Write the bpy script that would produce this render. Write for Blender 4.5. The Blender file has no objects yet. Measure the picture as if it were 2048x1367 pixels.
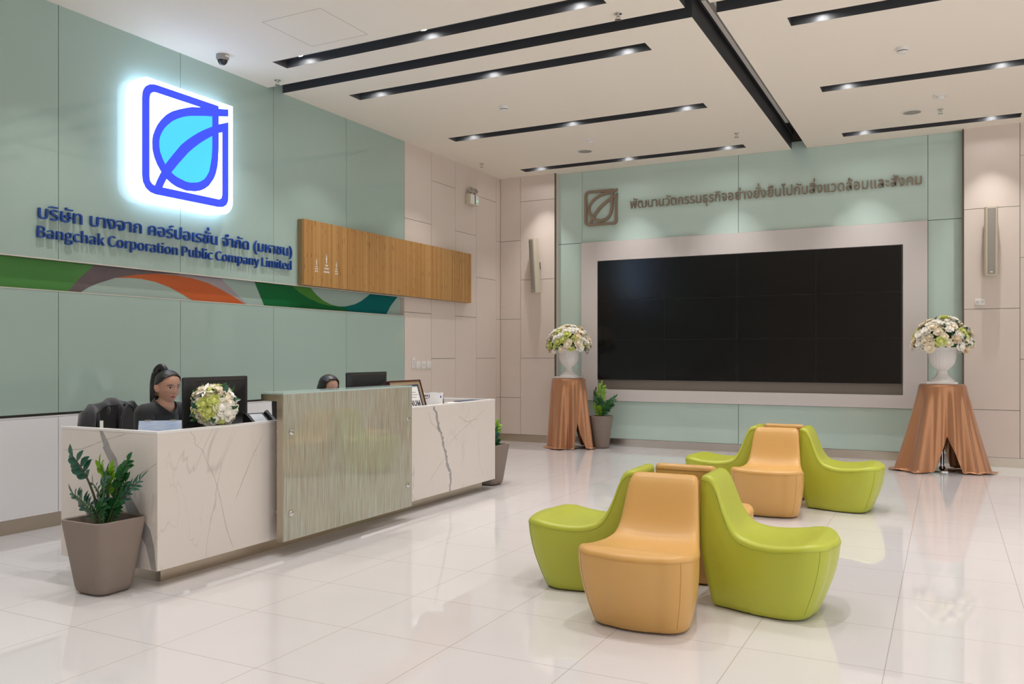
import bpy, bmesh, math, random
from mathutils import Vector, Matrix, Euler
from mathutils.bvhtree import BVHTree
PI = math.pi
R = math.radians
SC = bpy.context.scene
COL = SC.collection

# ------------------------------------------------------------------ camera, world, exposure
cam_d = bpy.data.cameras.new('camera')
cam_d.lens = 29.603
cam_d.sensor_width = 36.0
cam_d.shift_y = 0.0125
cam_d.clip_start = 0.05
cam = bpy.data.objects.new('camera', cam_d)
cam.location = (0, 0, 1.5)
cam.rotation_euler = (PI / 2, 0, R(27.27))
COL.objects.link(cam)
SC.camera = cam
world = bpy.data.worlds.new('world')
SC.world = world
world.use_nodes = True
world.node_tree.nodes['Background'].inputs[0].default_value = (0.93, 0.96, 1.0, 1)
world.node_tree.nodes['Background'].inputs[1].default_value = 1.5
SC.view_settings.view_transform = 'Standard'
SC.view_settings.look = 'None'
SC.view_settings.gamma = 1
SC.view_settings.exposure = 0.0
SC.view_settings.use_curve_mapping = False
LAMP_W = 8.4
LAMP_COL = (1.0, 0.975, 0.985)
CZ = 4.57                                     # ceiling height
LAMP_Z = 4.632

def lamp(x, y, z=LAMP_Z, w=LAMP_W, size=0.06, spread=84):
    d = bpy.data.lights.new('downlight', 'AREA')
    d.shape = 'DISK'; d.size = size; d.energy = w; d.color = LAMP_COL; d.spread = R(spread)
    o = bpy.data.objects.new('downlight', d)
    o.location = (x, y, z)
    COL.objects.link(o)

ROWS_BACK = (8.08, 10.31, 12.58)
COLS_MID = (-6.03, -4.49, -2.92)
COLS_RIGHT = (-1.02, 0.53)
for y in ROWS_BACK + (6.81, 4.56, 2.31, 0.06):
    for x in COLS_MID + COLS_RIGHT + (2.3, 3.8):
        if y > 12: lamp(x, y, w=LAMP_W * 0.75, spread=64)
        else: lamp(x, y)

# ------------------------------------------------------------------ helpers
def lin(c):
    if isinstance(c, str):
        c = tuple(int(c[i:i + 2], 16) / 255 for i in (0, 2, 4))
    return tuple((v / 12.92 if v <= 0.04045 else ((v + 0.055) / 1.055) ** 2.4) for v in c) + (1,)

def pm(name, col, rough=0.5, metal=0.0, spec=0.5, coat=0.0, coat_rough=0.05, sheen=0.0, emit=None, emit_s=0.0,
       noise=None, noise_scale=8.0, bump=0.0, bump_scale=60.0, trans=0.0, sub=0.0, stretch=(1, 1, 1)):
    m = bpy.data.materials.new(name); m.use_nodes = True
    nt = m.node_tree; b = nt.nodes['Principled BSDF']
    b.inputs['Base Color'].default_value = lin(col)
    b.inputs['Roughness'].default_value = rough
    b.inputs['Metallic'].default_value = metal
    b.inputs['Specular IOR Level'].default_value = spec
    b.inputs['Coat Weight'].default_value = coat
    b.inputs['Coat Roughness'].default_value = coat_rough
    b.inputs['Sheen Weight'].default_value = sheen
    b.inputs['Transmission Weight'].default_value = trans
    b.inputs['Subsurface Weight'].default_value = sub
    if emit is not None:
        b.inputs['Emission Color'].default_value = lin(emit); b.inputs['Emission Strength'].default_value = emit_s
    if noise or bump:
        tc = nt.nodes.new('ShaderNodeTexCoord')
        mp = nt.nodes.new('ShaderNodeMapping'); mp.inputs['Scale'].default_value = stretch
        nt.links.new(tc.outputs['Object'], mp.inputs['Vector'])
    if noise:
        n = nt.nodes.new('ShaderNodeTexNoise'); n.inputs['Scale'].default_value = noise_scale; n.inputs['Detail'].default_value = 4
        nt.links.new(mp.outputs[0], n.inputs['Vector'])
        mx = nt.nodes.new('ShaderNodeMix'); mx.data_type = 'RGBA'
        mx.inputs[6].default_value = lin(col); mx.inputs[7].default_value = lin(noise)
        nt.links.new(n.outputs[0], mx.inputs[0]); nt.links.new(mx.outputs[2], b.inputs['Base Color'])
    if bump:
        n = nt.nodes.new('ShaderNodeTexNoise'); n.inputs['Scale'].default_value = bump_scale; n.inputs['Detail'].default_value = 3
        nt.links.new(mp.outputs[0], n.inputs['Vector'])
        bp = nt.nodes.new('ShaderNodeBump'); bp.inputs['Strength'].default_value = bump; bp.inputs['Distance'].default_value = 0.01
        nt.links.new(n.outputs[0], bp.inputs['Height']); nt.links.new(bp.outputs[0], b.inputs['Normal'])
    return m

def tagp(o, label=None, cat=None, group=None, kind=None):
    if label: o['label'] = label
    if cat: o['category'] = cat
    if group: o['group'] = group
    if kind: o['kind'] = kind
    return o

def thing(name, label, cat, loc=(0, 0, 0), rot=0.0, group=None):
    o = bpy.data.objects.new(name, None); COL.objects.link(o)
    o.empty_display_size = 0.1
    o.location = loc
    o.rotation_euler = rot if isinstance(rot, tuple) else (0, 0, rot)
    return tagp(o, label, cat, group)

def obj(name, bm, mat, parent=None, smooth=35, recalc=True):
    if recalc: bmesh.ops.recalc_face_normals(bm, faces=bm.faces)
    me = bpy.data.meshes.new(name); bm.to_mesh(me); bm.free()
    for m in (mat if isinstance(mat, (list, tuple)) else [mat]): me.materials.append(m)
    if smooth:
        me.polygons.foreach_set('use_smooth', [True] * len(me.polygons))
        if smooth < 180: me.set_sharp_from_angle(angle=R(smooth))
    o = bpy.data.objects.new(name, me); COL.objects.link(o)
    if parent: o.parent = parent
    return o

def struct(name, bm, mat, parent=None, smooth=0):
    o = obj(name, bm, mat, parent, smooth)
    o['kind'] = 'structure'
    return o

def dup(root, loc=None, rot=None, label=None, group=None):
    r = root.copy(); COL.objects.link(r)
    if loc is not None: r.location = loc
    if rot is not None: r.rotation_euler = (0, 0, rot)
    if label: r['label'] = label
    if group: r['group'] = group
    for ch in list(root.children):
        c = ch.copy(); COL.objects.link(c); c.parent = r
        for g in list(ch.children):
            d = g.copy(); COL.objects.link(d); d.parent = c
    return r

def add_solid(o, t, off=0):
    m = o.modifiers.new('solid', 'SOLIDIFY'); m.thickness = t; m.offset = off
    return o

def B(): return bmesh.new()

def box(bm, x0, x1, y0, y1, z0, z1, mi=0, bev=0.0, seg=2):
    t = bmesh.new() if bev else bm
    vs = [t.verts.new(p) for p in ((x0, y0, z0), (x1, y0, z0), (x1, y1, z0), (x0, y1, z0), (x0, y0, z1), (x1, y0, z1), (x1, y1, z1), (x0, y1, z1))]
    fs = []
    for f in ((0, 3, 2, 1), (4, 5, 6, 7), (0, 1, 5, 4), (1, 2, 6, 5), (2, 3, 7, 6), (3, 0, 4, 7)):
        q = t.faces.new([vs[i] for i in f]); q.material_index = mi; fs.append(q)
    if bev:
        bmesh.ops.bevel(t, geom=list(t.edges), offset=bev, segments=seg, affect='EDGES', profile=0.5)
        for f in t.faces: f.material_index = mi
        merge(bm, t)
    return bm

def merge(bm, t, M=None):
    if M is not None: bmesh.ops.transform(t, matrix=M, verts=t.verts)
    mp = {}
    for v in t.verts: mp[v.index if False else v] = bm.verts.new(v.co)
    for f in t.faces:
        try:
            q = bm.faces.new([mp[v] for v in f.verts]); q.material_index = f.material_index
        except ValueError: pass
    t.free()

def lathe(bm, prof, n=32, c=(0, 0, 0), mi=0, rfun=None, cap=True):
    rings = []
    for k, (r, z) in enumerate(prof):
        ring = []
        for i in range(n):
            a = 2 * PI * i / n
            rr = r if rfun is None else rfun(r, a, k)
            ring.append(bm.verts.new((c[0] + rr * math.cos(a), c[1] + rr * math.sin(a), c[2] + z)))
        rings.append(ring)
    for a, b in zip(rings, rings[1:]):
        for i in range(n):
            f = bm.faces.new((a[i], a[(i + 1) % n], b[(i + 1) % n], b[i])); f.material_index = mi
    if cap:
        for rg, rev in ((rings[0], True), (rings[-1], False)):
            f = bm.faces.new(list(reversed(rg)) if rev else rg); f.material_index = mi
    return bm

def frame_at(p, d):
    d = Vector(d).normalized()
    u = Vector((0, 0, 1)) if abs(d.z) < 0.9 else Vector((1, 0, 0))
    s = d.cross(u).normalized(); t = s.cross(d).normalized()
    return s, t

def tube(bm, pts, rad, n=8, mi=0, cap=True):
    pts = [Vector(p) for p in pts]
    rings = []
    for i, p in enumerate(pts):
        d = (pts[min(i + 1, len(pts) - 1)] - pts[max(i - 1, 0)])
        s, t = frame_at(p, d)
        r = rad[i] if isinstance(rad, (list, tuple)) else rad
        rings.append([bm.verts.new(p + (s * math.cos(2 * PI * k / n) + t * math.sin(2 * PI * k / n)) * r) for k in range(n)])
    for a, b in zip(rings, rings[1:]):
        for k in range(n):
            f = bm.faces.new((a[k], a[(k + 1) % n], b[(k + 1) % n], b[k])); f.material_index = mi
    if cap:
        for rg in (rings[0], rings[-1]):
            f = bm.faces.new(rg); f.material_index = mi
    return bm

def cyl(bm, p0, p1, r, n=20, mi=0): return tube(bm, [p0, p1], r, n, mi)

def poly(bm, pts, mi=0):
    f = bm.faces.new([bm.verts.new(p) for p in pts]); f.material_index = mi
    return f

def prism(bm, pts2, fn, d0, d1, mi=0):
    """closed outline pts2 extruded between depths d0 and d1; fn(a,b,d)->xyz"""
    lo = [bm.verts.new(fn(a, b, d0)) for a, b in pts2]; hi = [bm.verts.new(fn(a, b, d1)) for a, b in pts2]
    n = len(pts2)
    fs = [bm.faces.new(hi), bm.faces.new(list(reversed(lo)))]
    for i in range(n): fs.append(bm.faces.new((lo[i], lo[(i + 1) % n], hi[(i + 1) % n], hi[i])))
    for f in fs: f.material_index = mi
    return bm

def rrect(x0, x1, y0, y1, r, n=6):
    rs = r if isinstance(r, (list, tuple)) else (r,) * 4          # bl, br, tr, tl
    out = []
    for (cx, cy, a0), rr in zip(((x0, y0, PI), (x1, y0, 1.5 * PI), (x1, y1, 0), (x0, y1, 0.5 * PI)), rs):
        if rr <= 1e-6: out.append((cx, cy)); continue
        ox = cx + rr if cx == x0 else cx - rr; oy = cy + rr if cy == y0 else cy - rr
        for i in range(n + 1):
            a = a0 + i / n * PI / 2
            out.append((ox + rr * math.cos(a), oy + rr * math.sin(a)))
    return out

def onx(x, sgn=1): return lambda a, b, d: (x + d * sgn, a, b)
def ony(y, sgn=-1): return lambda a, b, d: (a, y + d * sgn, b)

def sstep(a, b, x):
    t = min(1, max(0, (x - a) / (b - a))); return t * t * (3 - 2 * t)

def interp(tab, x):
    for (a, va), (b, vb) in zip(tab, tab[1:]):
        if x <= b:
            t = (x - a) / (b - a) if b > a else 0
            t = max(0, min(1, t)); return va + (vb - va) * t
    return tab[-1][1]

# ------------------------------------------------------------------ materials
def tile_mat():
    m = pm('floor_tile', 'd9d2cd', 0.035, spec=0.8)
    nt = m.node_tree; b = nt.nodes['Principled BSDF']
    tc = nt.nodes.new('ShaderNodeTexCoord'); sp = nt.nodes.new('ShaderNodeSeparateXYZ')
    nt.links.new(tc.outputs['Object'], sp.inputs[0])
    def mth(op, a, bb=None, c=None):
        n = nt.nodes.new('ShaderNodeMath'); n.operation = op
        for i, v in enumerate((a, bb, c)):
            if v is None: continue
            if isinstance(v, (int, float)): n.inputs[i].default_value = v
            else: nt.links.new(v, n.inputs[i])
        return n.outputs[0]
    def line(src, off, per):
        q = mth('FRACT', mth('DIVIDE', mth('ADD', src, -off + per * 200), per))
        q = mth('MINIMUM', q, mth('SUBTRACT', 1.0, q))
        return mth('LESS_THAN', q, 0.0022 / per)
    ln = mth('MAXIMUM', line(sp.outputs[0], -0.26, 0.67), line(sp.outputs[1], 3.021, 0.677))
    n = nt.nodes.new('ShaderNodeTexNoise'); n.inputs['Scale'].default_value = 1.6; n.inputs['Detail'].default_value = 5
    nt.links.new(tc.outputs['Object'], n.inputs['Vector'])
    mx = nt.nodes.new('ShaderNodeMix'); mx.data_type = 'RGBA'
    mx.inputs[6].default_value = lin('dad6d5'); mx.inputs[7].default_value = lin('d3cecc')
    nt.links.new(n.outputs[0], mx.inputs[0])
    m2 = nt.nodes.new('ShaderNodeMix'); m2.data_type = 'RGBA'
    nt.links.new(ln, m2.inputs[0]); nt.links.new(mx.outputs[2], m2.inputs[6]); m2.inputs[7].default_value = lin('b4aaa2')
    nt.links.new(m2.outputs[2], b.inputs['Base Color'])
    return m

def wood_mat():
    m = pm('bamboo_board', 'b98a52', 0.45)
    nt = m.node_tree; b = nt.nodes['Principled BSDF']
    tc = nt.nodes.new('ShaderNodeTexCoord')
    def nz(scale, sc, detail=2):
        mp = nt.nodes.new('ShaderNodeMapping'); mp.inputs['Scale'].default_value = sc
        nt.links.new(tc.outputs['Object'], mp.inputs[0])
        n = nt.nodes.new('ShaderNodeTexNoise'); n.inputs['Scale'].default_value = scale; n.inputs['Detail'].default_value = detail
        nt.links.new(mp.outputs[0], n.inputs['Vector'])
        return n.outputs[0]
    def ramp(src, *st):
        r = nt.nodes.new('ShaderNodeValToRGB'); e = r.color_ramp.elements
        while len(e) < len(st): e.new(0.5)
        for q, (p, c) in zip(e, st): q.position = p; q.color = lin(c)
        nt.links.new(src, r.inputs[0]); return r.outputs[0]
    # wide strips of slightly different tone (constant along the height)
    strip = ramp(nz(1.0, (26, 26, 0.15), 3), (0.30, 'a5753c'), (0.45, 'b3844a'), (0.6, 'bd9056'), (0.75, 'cfa468'))
    spots = ramp(nz(1.0, (48, 48, 7), 1), (0.66, 'ffffff'), (0.76, '6b4424'))
    mx = nt.nodes.new('ShaderNodeMix'); mx.data_type = 'RGBA'; mx.blend_type = 'MULTIPLY'; mx.inputs[0].default_value = 0.75
    nt.links.new(strip, mx.inputs[6]); nt.links.new(spots, mx.inputs[7])
    nt.links.new(mx.outputs[2], b.inputs['Base Color'])
    return m

def streak_mat():
    """laminated glass with a vertical thread pattern"""
    m = pm('thread_glass', 'a39a84', 0.05, spec=0.6, coat=0.8, coat_rough=0.02)
    nt = m.node_tree; b = nt.nodes['Principled BSDF']
    tc = nt.nodes.new('ShaderNodeTexCoord')
    mp = nt.nodes.new('ShaderNodeMapping'); mp.inputs['Scale'].default_value = (170, 170, 3.0)
    nt.links.new(tc.outputs['Object'], mp.inputs[0])
    n = nt.nodes.new('ShaderNodeTexNoise'); n.inputs['Scale'].default_value = 1.0; n.inputs['Detail'].default_value = 4; n.inputs['Roughness'].default_value = 0.65
    nt.links.new(mp.outputs[0], n.inputs['Vector'])
    r = nt.nodes.new('ShaderNodeValToRGB'); e = r.color_ramp.elements
    st = ((0.28, '857d70'), (0.42, '9f9886'), (0.52, 'adaa98'), (0.62, 'b0bcab'), (0.74, 'c8d4c6'))
    while len(e) < len(st): e.new(0.5)
    for q, (p, c) in zip(e, st): q.position = p; q.color = lin(c)
    nt.links.new(n.outputs[0], r.inputs[0]); nt.links.new(r.outputs[0], b.inputs['Base Color'])
    return m

def marble_mat():
    m = pm('marble', 'e2d9d0', 0.22, spec=0.45)
    nt = m.node_tree; b = nt.nodes['Principled BSDF']
    tc = nt.nodes.new('ShaderNodeTexCoord')
    def vein(scale, w, dist, seed):
        mp = nt.nodes.new('ShaderNodeMapping'); mp.inputs['Location'].default_value = (seed, seed * 1.7, seed * 0.6)
        mp.inputs['Rotation'].default_value = (0.6, 0.35, 0.2); mp.inputs['Scale'].default_value = (1, 1, 0.55)
        nt.links.new(tc.outputs['Object'], mp.inputs[0])
        n = nt.nodes.new('ShaderNodeTexNoise'); n.inputs['Scale'].default_value = scale; n.inputs['Detail'].default_value = 5; n.inputs['Distortion'].default_value = dist
        nt.links.new(mp.outputs[0], n.inputs['Vector'])
        a = nt.nodes.new('ShaderNodeMath'); a.operation = 'SUBTRACT'; a.inputs[1].default_value = 0.5; nt.links.new(n.outputs[0], a.inputs[0])
        c = nt.nodes.new('ShaderNodeMath'); c.operation = 'ABSOLUTE'; nt.links.new(a.outputs[0], c.inputs[0])
        d = nt.nodes.new('ShaderNodeMapRange'); d.inputs[1].default_value = 0.0; d.inputs[2].default_value = w; d.inputs[3].default_value = 1; d.inputs[4].default_value = 0
        nt.links.new(c.outputs[0], d.inputs[0]); return d.outputs[0]
    def fade(scale, seed):
        mp = nt.nodes.new('ShaderNodeMapping'); mp.inputs['Location'].default_value = (seed, seed, seed)
        nt.links.new(tc.outputs['Object'], mp.inputs[0])
        n = nt.nodes.new('ShaderNodeTexNoise'); n.inputs['Scale'].default_value = scale
        nt.links.new(mp.outputs[0], n.inputs['Vector'])
        d = nt.nodes.new('ShaderNodeMapRange'); d.inputs[1].default_value = 0.45; d.inputs[2].default_value = 0.7
        nt.links.new(n.outputs[0], d.inputs[0]); return d.outputs[0]
    def mul(a, bb):
        n = nt.nodes.new('ShaderNodeMath'); n.operation = 'MULTIPLY'
        nt.links.new(a, n.inputs[0])
        if isinstance(bb, float): n.inputs[1].default_value = bb
        else: nt.links.new(bb, n.inputs[1])
        return n.outputs[0]
    v1 = mul(mul(vein(0.8, 0.006, 0.7, 3.0), fade(1.5, 8.0)), 0.5)
    v2 = mul(mul(vein(1.7, 0.006, 0.8, 7.0), fade(2.2, 2.0)), 0.22)
    mxm = nt.nodes.new('ShaderNodeMath'); mxm.operation = 'MAXIMUM'; nt.links.new(v1, mxm.inputs[0]); nt.links.new(v2, mxm.inputs[1])
    mx = nt.nodes.new('ShaderNodeMix'); mx.data_type = 'RGBA'
    mx.inputs[6].default_value = lin('e2d9d0'); mx.inputs[7].default_value = lin('8d8986')
    nt.links.new(mxm.outputs[0], mx.inputs[0]); nt.links.new(mx.outputs[2], b.inputs['Base Color'])
    return m

M = {}
M['floor'] = tile_mat()
M['ceil'] = pm('ceiling_paint', 'f0e7d9', 0.85, spec=0.2)
M['dark'] = pm('slot_paint', '4a4a4c', 0.45)
M['darker'] = pm('joint_dark', '4a443e', 0.8)  # dark backing colour that shows in the panel joints
M['glass_green'] = pm('painted_glass_sage', 'a8bdb2', 0.035, spec=0.5)
M['glass_mint'] = pm('painted_glass_mint', 'c0d4ca', 0.035, spec=0.5)
M['beige'] = pm('beige_panel', 'e0d3c8', 0.5, spec=0.35, noise='dccec2', noise_scale=3)
M['white_lam'] = pm('white_laminate', 'efeff0', 0.35)
M['steel'] = pm('brushed_steel', 'cfcac4', 0.24, metal=1.0)
M['steel_warm'] = pm('brushed_bronze_steel', 'c2b7a6', 0.27, metal=1.0)
M['steel'].node_tree.nodes['Principled BSDF'].inputs['Anisotropic'].default_value = 0.7
M['chrome'] = pm('chrome', 'd8d8d8', 0.08, metal=1.0)
M['trim_dark'] = pm('dark_anodised', '6e665d', 0.35, metal=0.8)
M['marble'] = marble_mat()
M['marble_vein'] = pm('marble_grey_vein', '8f8d8c', 0.25, noise='b3aeaa', noise_scale=14)
M['corian'] = pm('white_edge', 'ebe7e3', 0.3)
M['thread'] = streak_mat()
M['clear_edge'] = pm('glass_edge', 'b9cfc8', 0.08, spec=0.6)
M['wood'] = wood_mat()
M['wood_edge'] = pm('bamboo_edge', '9b8259', 0.5, noise='77603c', noise_scale=6, stretch=(30, 30, 0.6))
M['bronze'] = pm('bronze_letters', '9a8875', 0.35, metal=0.6)
M['blue'] = pm('blue_letters', '1c4795', 0.35)
M['yellow_vinyl'] = pm('tan_vinyl', 'd4a45f', 0.36, spec=0.45, bump=0.05, bump_scale=90)
M['green_vinyl'] = pm('lime_vinyl', 'b5bb3f', 0.36, spec=0.45, bump=0.05, bump_scale=90)
M['yellow_seam'] = pm('tan_seam', 'c59650', 0.5)
M['green_seam'] = pm('lime_seam', 'a5ab39', 0.5)
M['black'] = pm('black_plastic', '1a1a1c', 0.4)
M['screen'] = pm('black_screen', '0b0b0c', 0.18, spec=0.4)
M['bezel'] = pm('display_bezel', '303030', 0.4)
M['plaster'] = pm('grey_frame', 'd2cbc7', 0.5)
M['plaster_in'] = pm('grey_inset', '7c736a', 0.6)
M['planter'] = pm('taupe_planter', '8a7b70', 0.55, noise='84756a', noise_scale=25)
M['soil'] = pm('soil', '2b211a', 0.95, bump=0.6, bump_scale=40)
M['leaf'] = pm('leaf_dark', '23582c', 0.3, spec=0.5)
M['leaf_blue'] = pm('leaf_bluish', '2f5f4c', 0.3, spec=0.5)
M['leaf_lime'] = pm('leaf_lime', '7fae2c', 0.35)
M['stem'] = pm('plant_stem', '4d6b34', 0.5)
M['stem_dark'] = pm('plant_stem_dark', '40402f', 0.5)
M['satin'] = pm('copper_satin', 'bb855e', 0.36, metal=0.55, sheen=0.3)
M['urn'] = pm('white_urn', 'e9e5e2', 0.25, spec=0.5)
M['rose_w'] = pm('rose_white', 'faf6ea', 0.6, sub=0.0)
M['rose_c'] = pm('rose_cream', 'f6ead0', 0.6)
M['rose_p'] = pm('rose_peach', 'f2dfbd', 0.6)
M['rose_g'] = pm('rose_lime', 'd3d97c', 0.6)
M['white_pl'] = pm('white_plastic', 'e6e2dd', 0.4)
M['grey_pl'] = pm('grey_plastic', '9a958f', 0.5)
M['grille'] = pm('speaker_grille', '9d978c', 0.6, bump=0.3, bump_scale=400)
M['spk_case'] = pm('speaker_case', 'cfc4ae', 0.45)
M['skin'] = pm('skin', 'c0937c', 0.5, spec=0.35)
M['hair'] = pm('black_hair', '1b1615', 0.32, spec=0.6, bump=0.2, bump_scale=16, stretch=(14, 14, 1.2))
M['blouse'] = pm('black_blouse', '17181c', 0.75, sheen=0.2)
M['jacket'] = pm('black_jacket', '1f1f22', 0.8, sheen=0.3, bump=0.3, bump_scale=20)
M['lip'] = pm('lip', 'b0504c', 0.45)
M['eye_w'] = pm('eye_white', 'd8d0c8', 0.3)
M['iris'] = pm('iris', '1c1210', 0.2)
M['gold'] = pm('gold', 'd6ac62', 0.25, metal=1.0)
M['paper'] = pm('paper', 'ece9e6', 0.7)
M['sky_print'] = pm('sky_print', '6f93c4', 0.5, noise='d6dfe8', noise_scale=5, stretch=(2, 2, 9))
M['frame_wood'] = pm('mahogany', '4c1f1a', 0.35)
M['frame_gold'] = pm('champagne', 'b8a080', 0.4, metal=0.3)
M['navy'] = pm('navy', '39465e', 0.5)
M['orange'] = pm('orange_paper', 'e5a23a', 0.6)
M['ink'] = pm('ink', '30343c', 0.6)
M['lens'] = pm('lamp_lens', 'ffffff', 0.3, emit='ffffff', emit_s=75.0)
M['sign_white'] = pm('sign_white', 'ffffff', 0.4, emit='c8deff', emit_s=5.0)
M['sign_halo'] = pm('sign_halo', 'ffffff', 0.4, emit='a0c4ff', emit_s=4.5)
M['sign_blue'] = pm('sign_blue', '1c2ca0', 0.4, emit='4054ff', emit_s=0.85)
M['sign_cyan'] = pm('sign_cyan', '2090b0', 0.4, emit='52d6ff', emit_s=0.85)
for k, c in (('b_green', '4c8a45'), ('b_purple', '6a5f62'), ('b_orange', 'c8602c'), ('b_lilac', 'a69da0'), ('b_dkgreen', '1d6b3a'), ('b_midgreen', '4f8a3a'), ('b_teal', '0c6a68')):
    M[k] = pm('band_' + k[2:], c, 0.12)

# ------------------------------------------------------------------ room shell
X0, X1, Y0, YB, YG, XW, XR = -6.93, 5.2, -2.6, 13.0, 13.12, -6.93, -7.0
TOP = 4.86
bm = B(); box(bm, -7.3, X1 + 0.1, Y0 - 0.1, 13.4, -0.1, 0.0); struct('floor', bm, M['floor'])
bm = B(); box(bm, -7.3, X1 + 0.1, Y0 - 0.1, 13.4, TOP, TOP + 0.1); struct('ceiling', bm, M['dark'])
def added_openings(bm, lo, hi, place, sill=0.1, head=4.1, bay=1.5, bar=0.06):
    """wall with openings added for daylight between lo and hi, bars every bay"""
    place(bm, lo, hi, 0, sill); place(bm, lo, hi, head, TOP)
    n = max(1, round((hi - lo) / bay))
    for i in range(n + 1):
        c = lo + (hi - lo) * i / n
        place(bm, max(lo, c - bar), min(hi, c + bar), sill, head)
    place(bm, lo, hi, 2.4, 2.46)
pr = lambda bm, a, b_, z0, z1: box(bm, X1, X1 + 0.1, a, b_, z0, z1)
pf_ = lambda bm, a, b_, z0, z1: box(bm, a, b_, Y0 - 0.1, Y0, z0, z1)
bm = B(); added_openings(bm, -2.4, 9.6, pr); pr(bm, Y0, -2.4, 0, TOP); pr(bm, 9.6, 13.4, 0, TOP); struct('wall_right', bm, M['beige'])  # unseen wall; its openings are added so daylight brightens the room
bm = B(); added_openings(bm, 0.6, 5.1, pf_); pf_(bm, -7.3, 0.6, 0, TOP); pf_(bm, 5.1, X1 + 0.1, 0, TOP); struct('wall_front', bm, M['beige'])  # unseen wall behind the camera, openings likewise added for fill daylight

# ceiling panels with slots
XE = [(-6.93, -2.055), (-1.832, 1.40), (1.63, X1)]
YE = [(Y0, 7.325), (7.56, YB + 0.115)]
SLOT_ROWS = [(-0.05, 0.17), (2.20, 2.42), (4.45, 4.67), (6.70, 6.92), (7.97, 8.19), (10.20, 10.42), (12.47, 12.69)]
SLOT_COLS = [(-6.285, -2.635), (-1.287, 0.857), (2.0, 4.9)]
ci = 0
for xi, (xa, xb) in enumerate(XE):
    for (ya, yb) in YE:
        if yb > 13: yb = 13.115
        rows = [s for s in SLOT_ROWS if s[0] > ya and s[1] < yb]
        sx = SLOT_COLS[xi]
        xs = [xa, sx[0], sx[1], xb]; ys = [ya]
        for s in rows: ys += list(s)
        ys.append(yb)
        bm = B(); zt = CZ
        for i in range(3):
            for j in range(len(ys) - 1):
                if i == 1 and j % 2 == 1: continue
                poly(bm, [(xs[i], ys[j], zt), (xs[i], ys[j + 1], zt), (xs[i + 1], ys[j + 1], zt), (xs[i + 1], ys[j], zt)], 0)
        zt2 = CZ + 0.09
        for s in rows:          # slot sides and top
            a, b_, c, d = (sx[0], s[0]), (sx[1], s[0]), (sx[1], s[1]), (sx[0], s[1])
            for p, q in ((a, b_), (b_, c), (c, d), (d, a)):
                poly(bm, [(p[0], p[1], CZ), (q[0], q[1], CZ), (q[0], q[1], zt2), (p[0], p[1], zt2)], 1)
            poly(bm, [(a[0], a[1], zt2), (b_[0], b_[1], zt2), (c[0], c[1], zt2), (d[0], d[1], zt2)], 1)
        for p, q in (((xa, ya), (xb, ya)), ((xb, ya), (xb, yb)), ((xb, yb), (xa, yb)), ((xa, yb), (xa, ya))):
            poly(bm, [(p[0], p[1], CZ), (q[0], q[1], CZ), (q[0], q[1], TOP), (p[0], p[1], TOP)], 1)
        o = struct('ceiling', bm, [M['ceil'], M['dark']]); bpy.context.view_layer.update()
# thin dark trim strip inside the gap between ceiling panels
bm = B(); box(bm, -2.032, -2.026, 7.58, 13.1, CZ + 0.195, CZ + 0.28); struct('trim_1', bm, M['dark'])

# left wall -----------------------------------------------------
bm = B()
box(bm, -7.4, -6.952, Y0, 10.066, 0, 2.06); box(bm, -7.4, XR, Y0, 10.066, 2.06, 2.33); box(bm, -7.4, -6.952, Y0, 10.066, 2.33, TOP)
box(bm, -7.4, -6.952, 10.066, 13.4, 0, TOP)
wl = struct('wall_left', bm, M['darker'])
GY = [-2.6, -1.917, -0.583, 0.75, 2.083, 3.416, 4.749, 6.075, 7.41, 8.74, 10.066]
g = 0.003
for a, b_ in zip(GY, GY[1:]):
    bm = B(); box(bm, -6.952, XW, a + g, b_ - g, 2.335, 4.70); struct('glass_panel', bm, M['glass_green'], wl)
    bm = B(); box(bm, -6.952, XW, a + g, b_ - g, 0.995, 2.057); struct('glass_panel', bm, M['glass_green'], wl)
    bm = B(); box(bm, -6.952, XW, a + g, b_ - g, 0.125, 0.955); struct('cabinet_panel', bm, M['white_lam'], wl)
bm = B(); box(bm, -6.952, XW + 0.004, Y0, 10.066, 2.327, 2.335); box(bm, -6.952, XW + 0.004, Y0, 10.066, 2.057, 2.063); struct('glass_channel', bm, M['beige'], wl)
bm = B(); box(bm, -6.952, -6.94, Y0, 10.066, 0.957, 0.972); struct('ledge', bm, M['white_lam'], wl)
bm = B(); box(bm, -6.97, -6.94, Y0, 13.0, 0, 0.125); struct('baseboard_left', bm, M['steel_warm'])
def panels(parent, cols, cuts, place):
    for (a, b_), cz in zip(zip(cols, cols[1:]), cuts):
        zs = [0.125] + sorted(cz) + [4.75]
        for z0, z1 in zip(zs, zs[1:]):
            bm = B(); place(bm, a + g, b_ - g, z0 + g, z1 - g)
            struct('wall_panel', bm, M['beige'], parent)
EV, OD = (0.76, 2.118, 3.472), (1.442, 2.789, 4.14)
panels(wl, [10.068, 10.775, 11.478, 12.15, 12.84, 12.998], [EV, OD, EV, OD, EV], lambda bm, a, b_, z0, z1: box(bm, -6.952, XW, a, b_, z0, z1))

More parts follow.
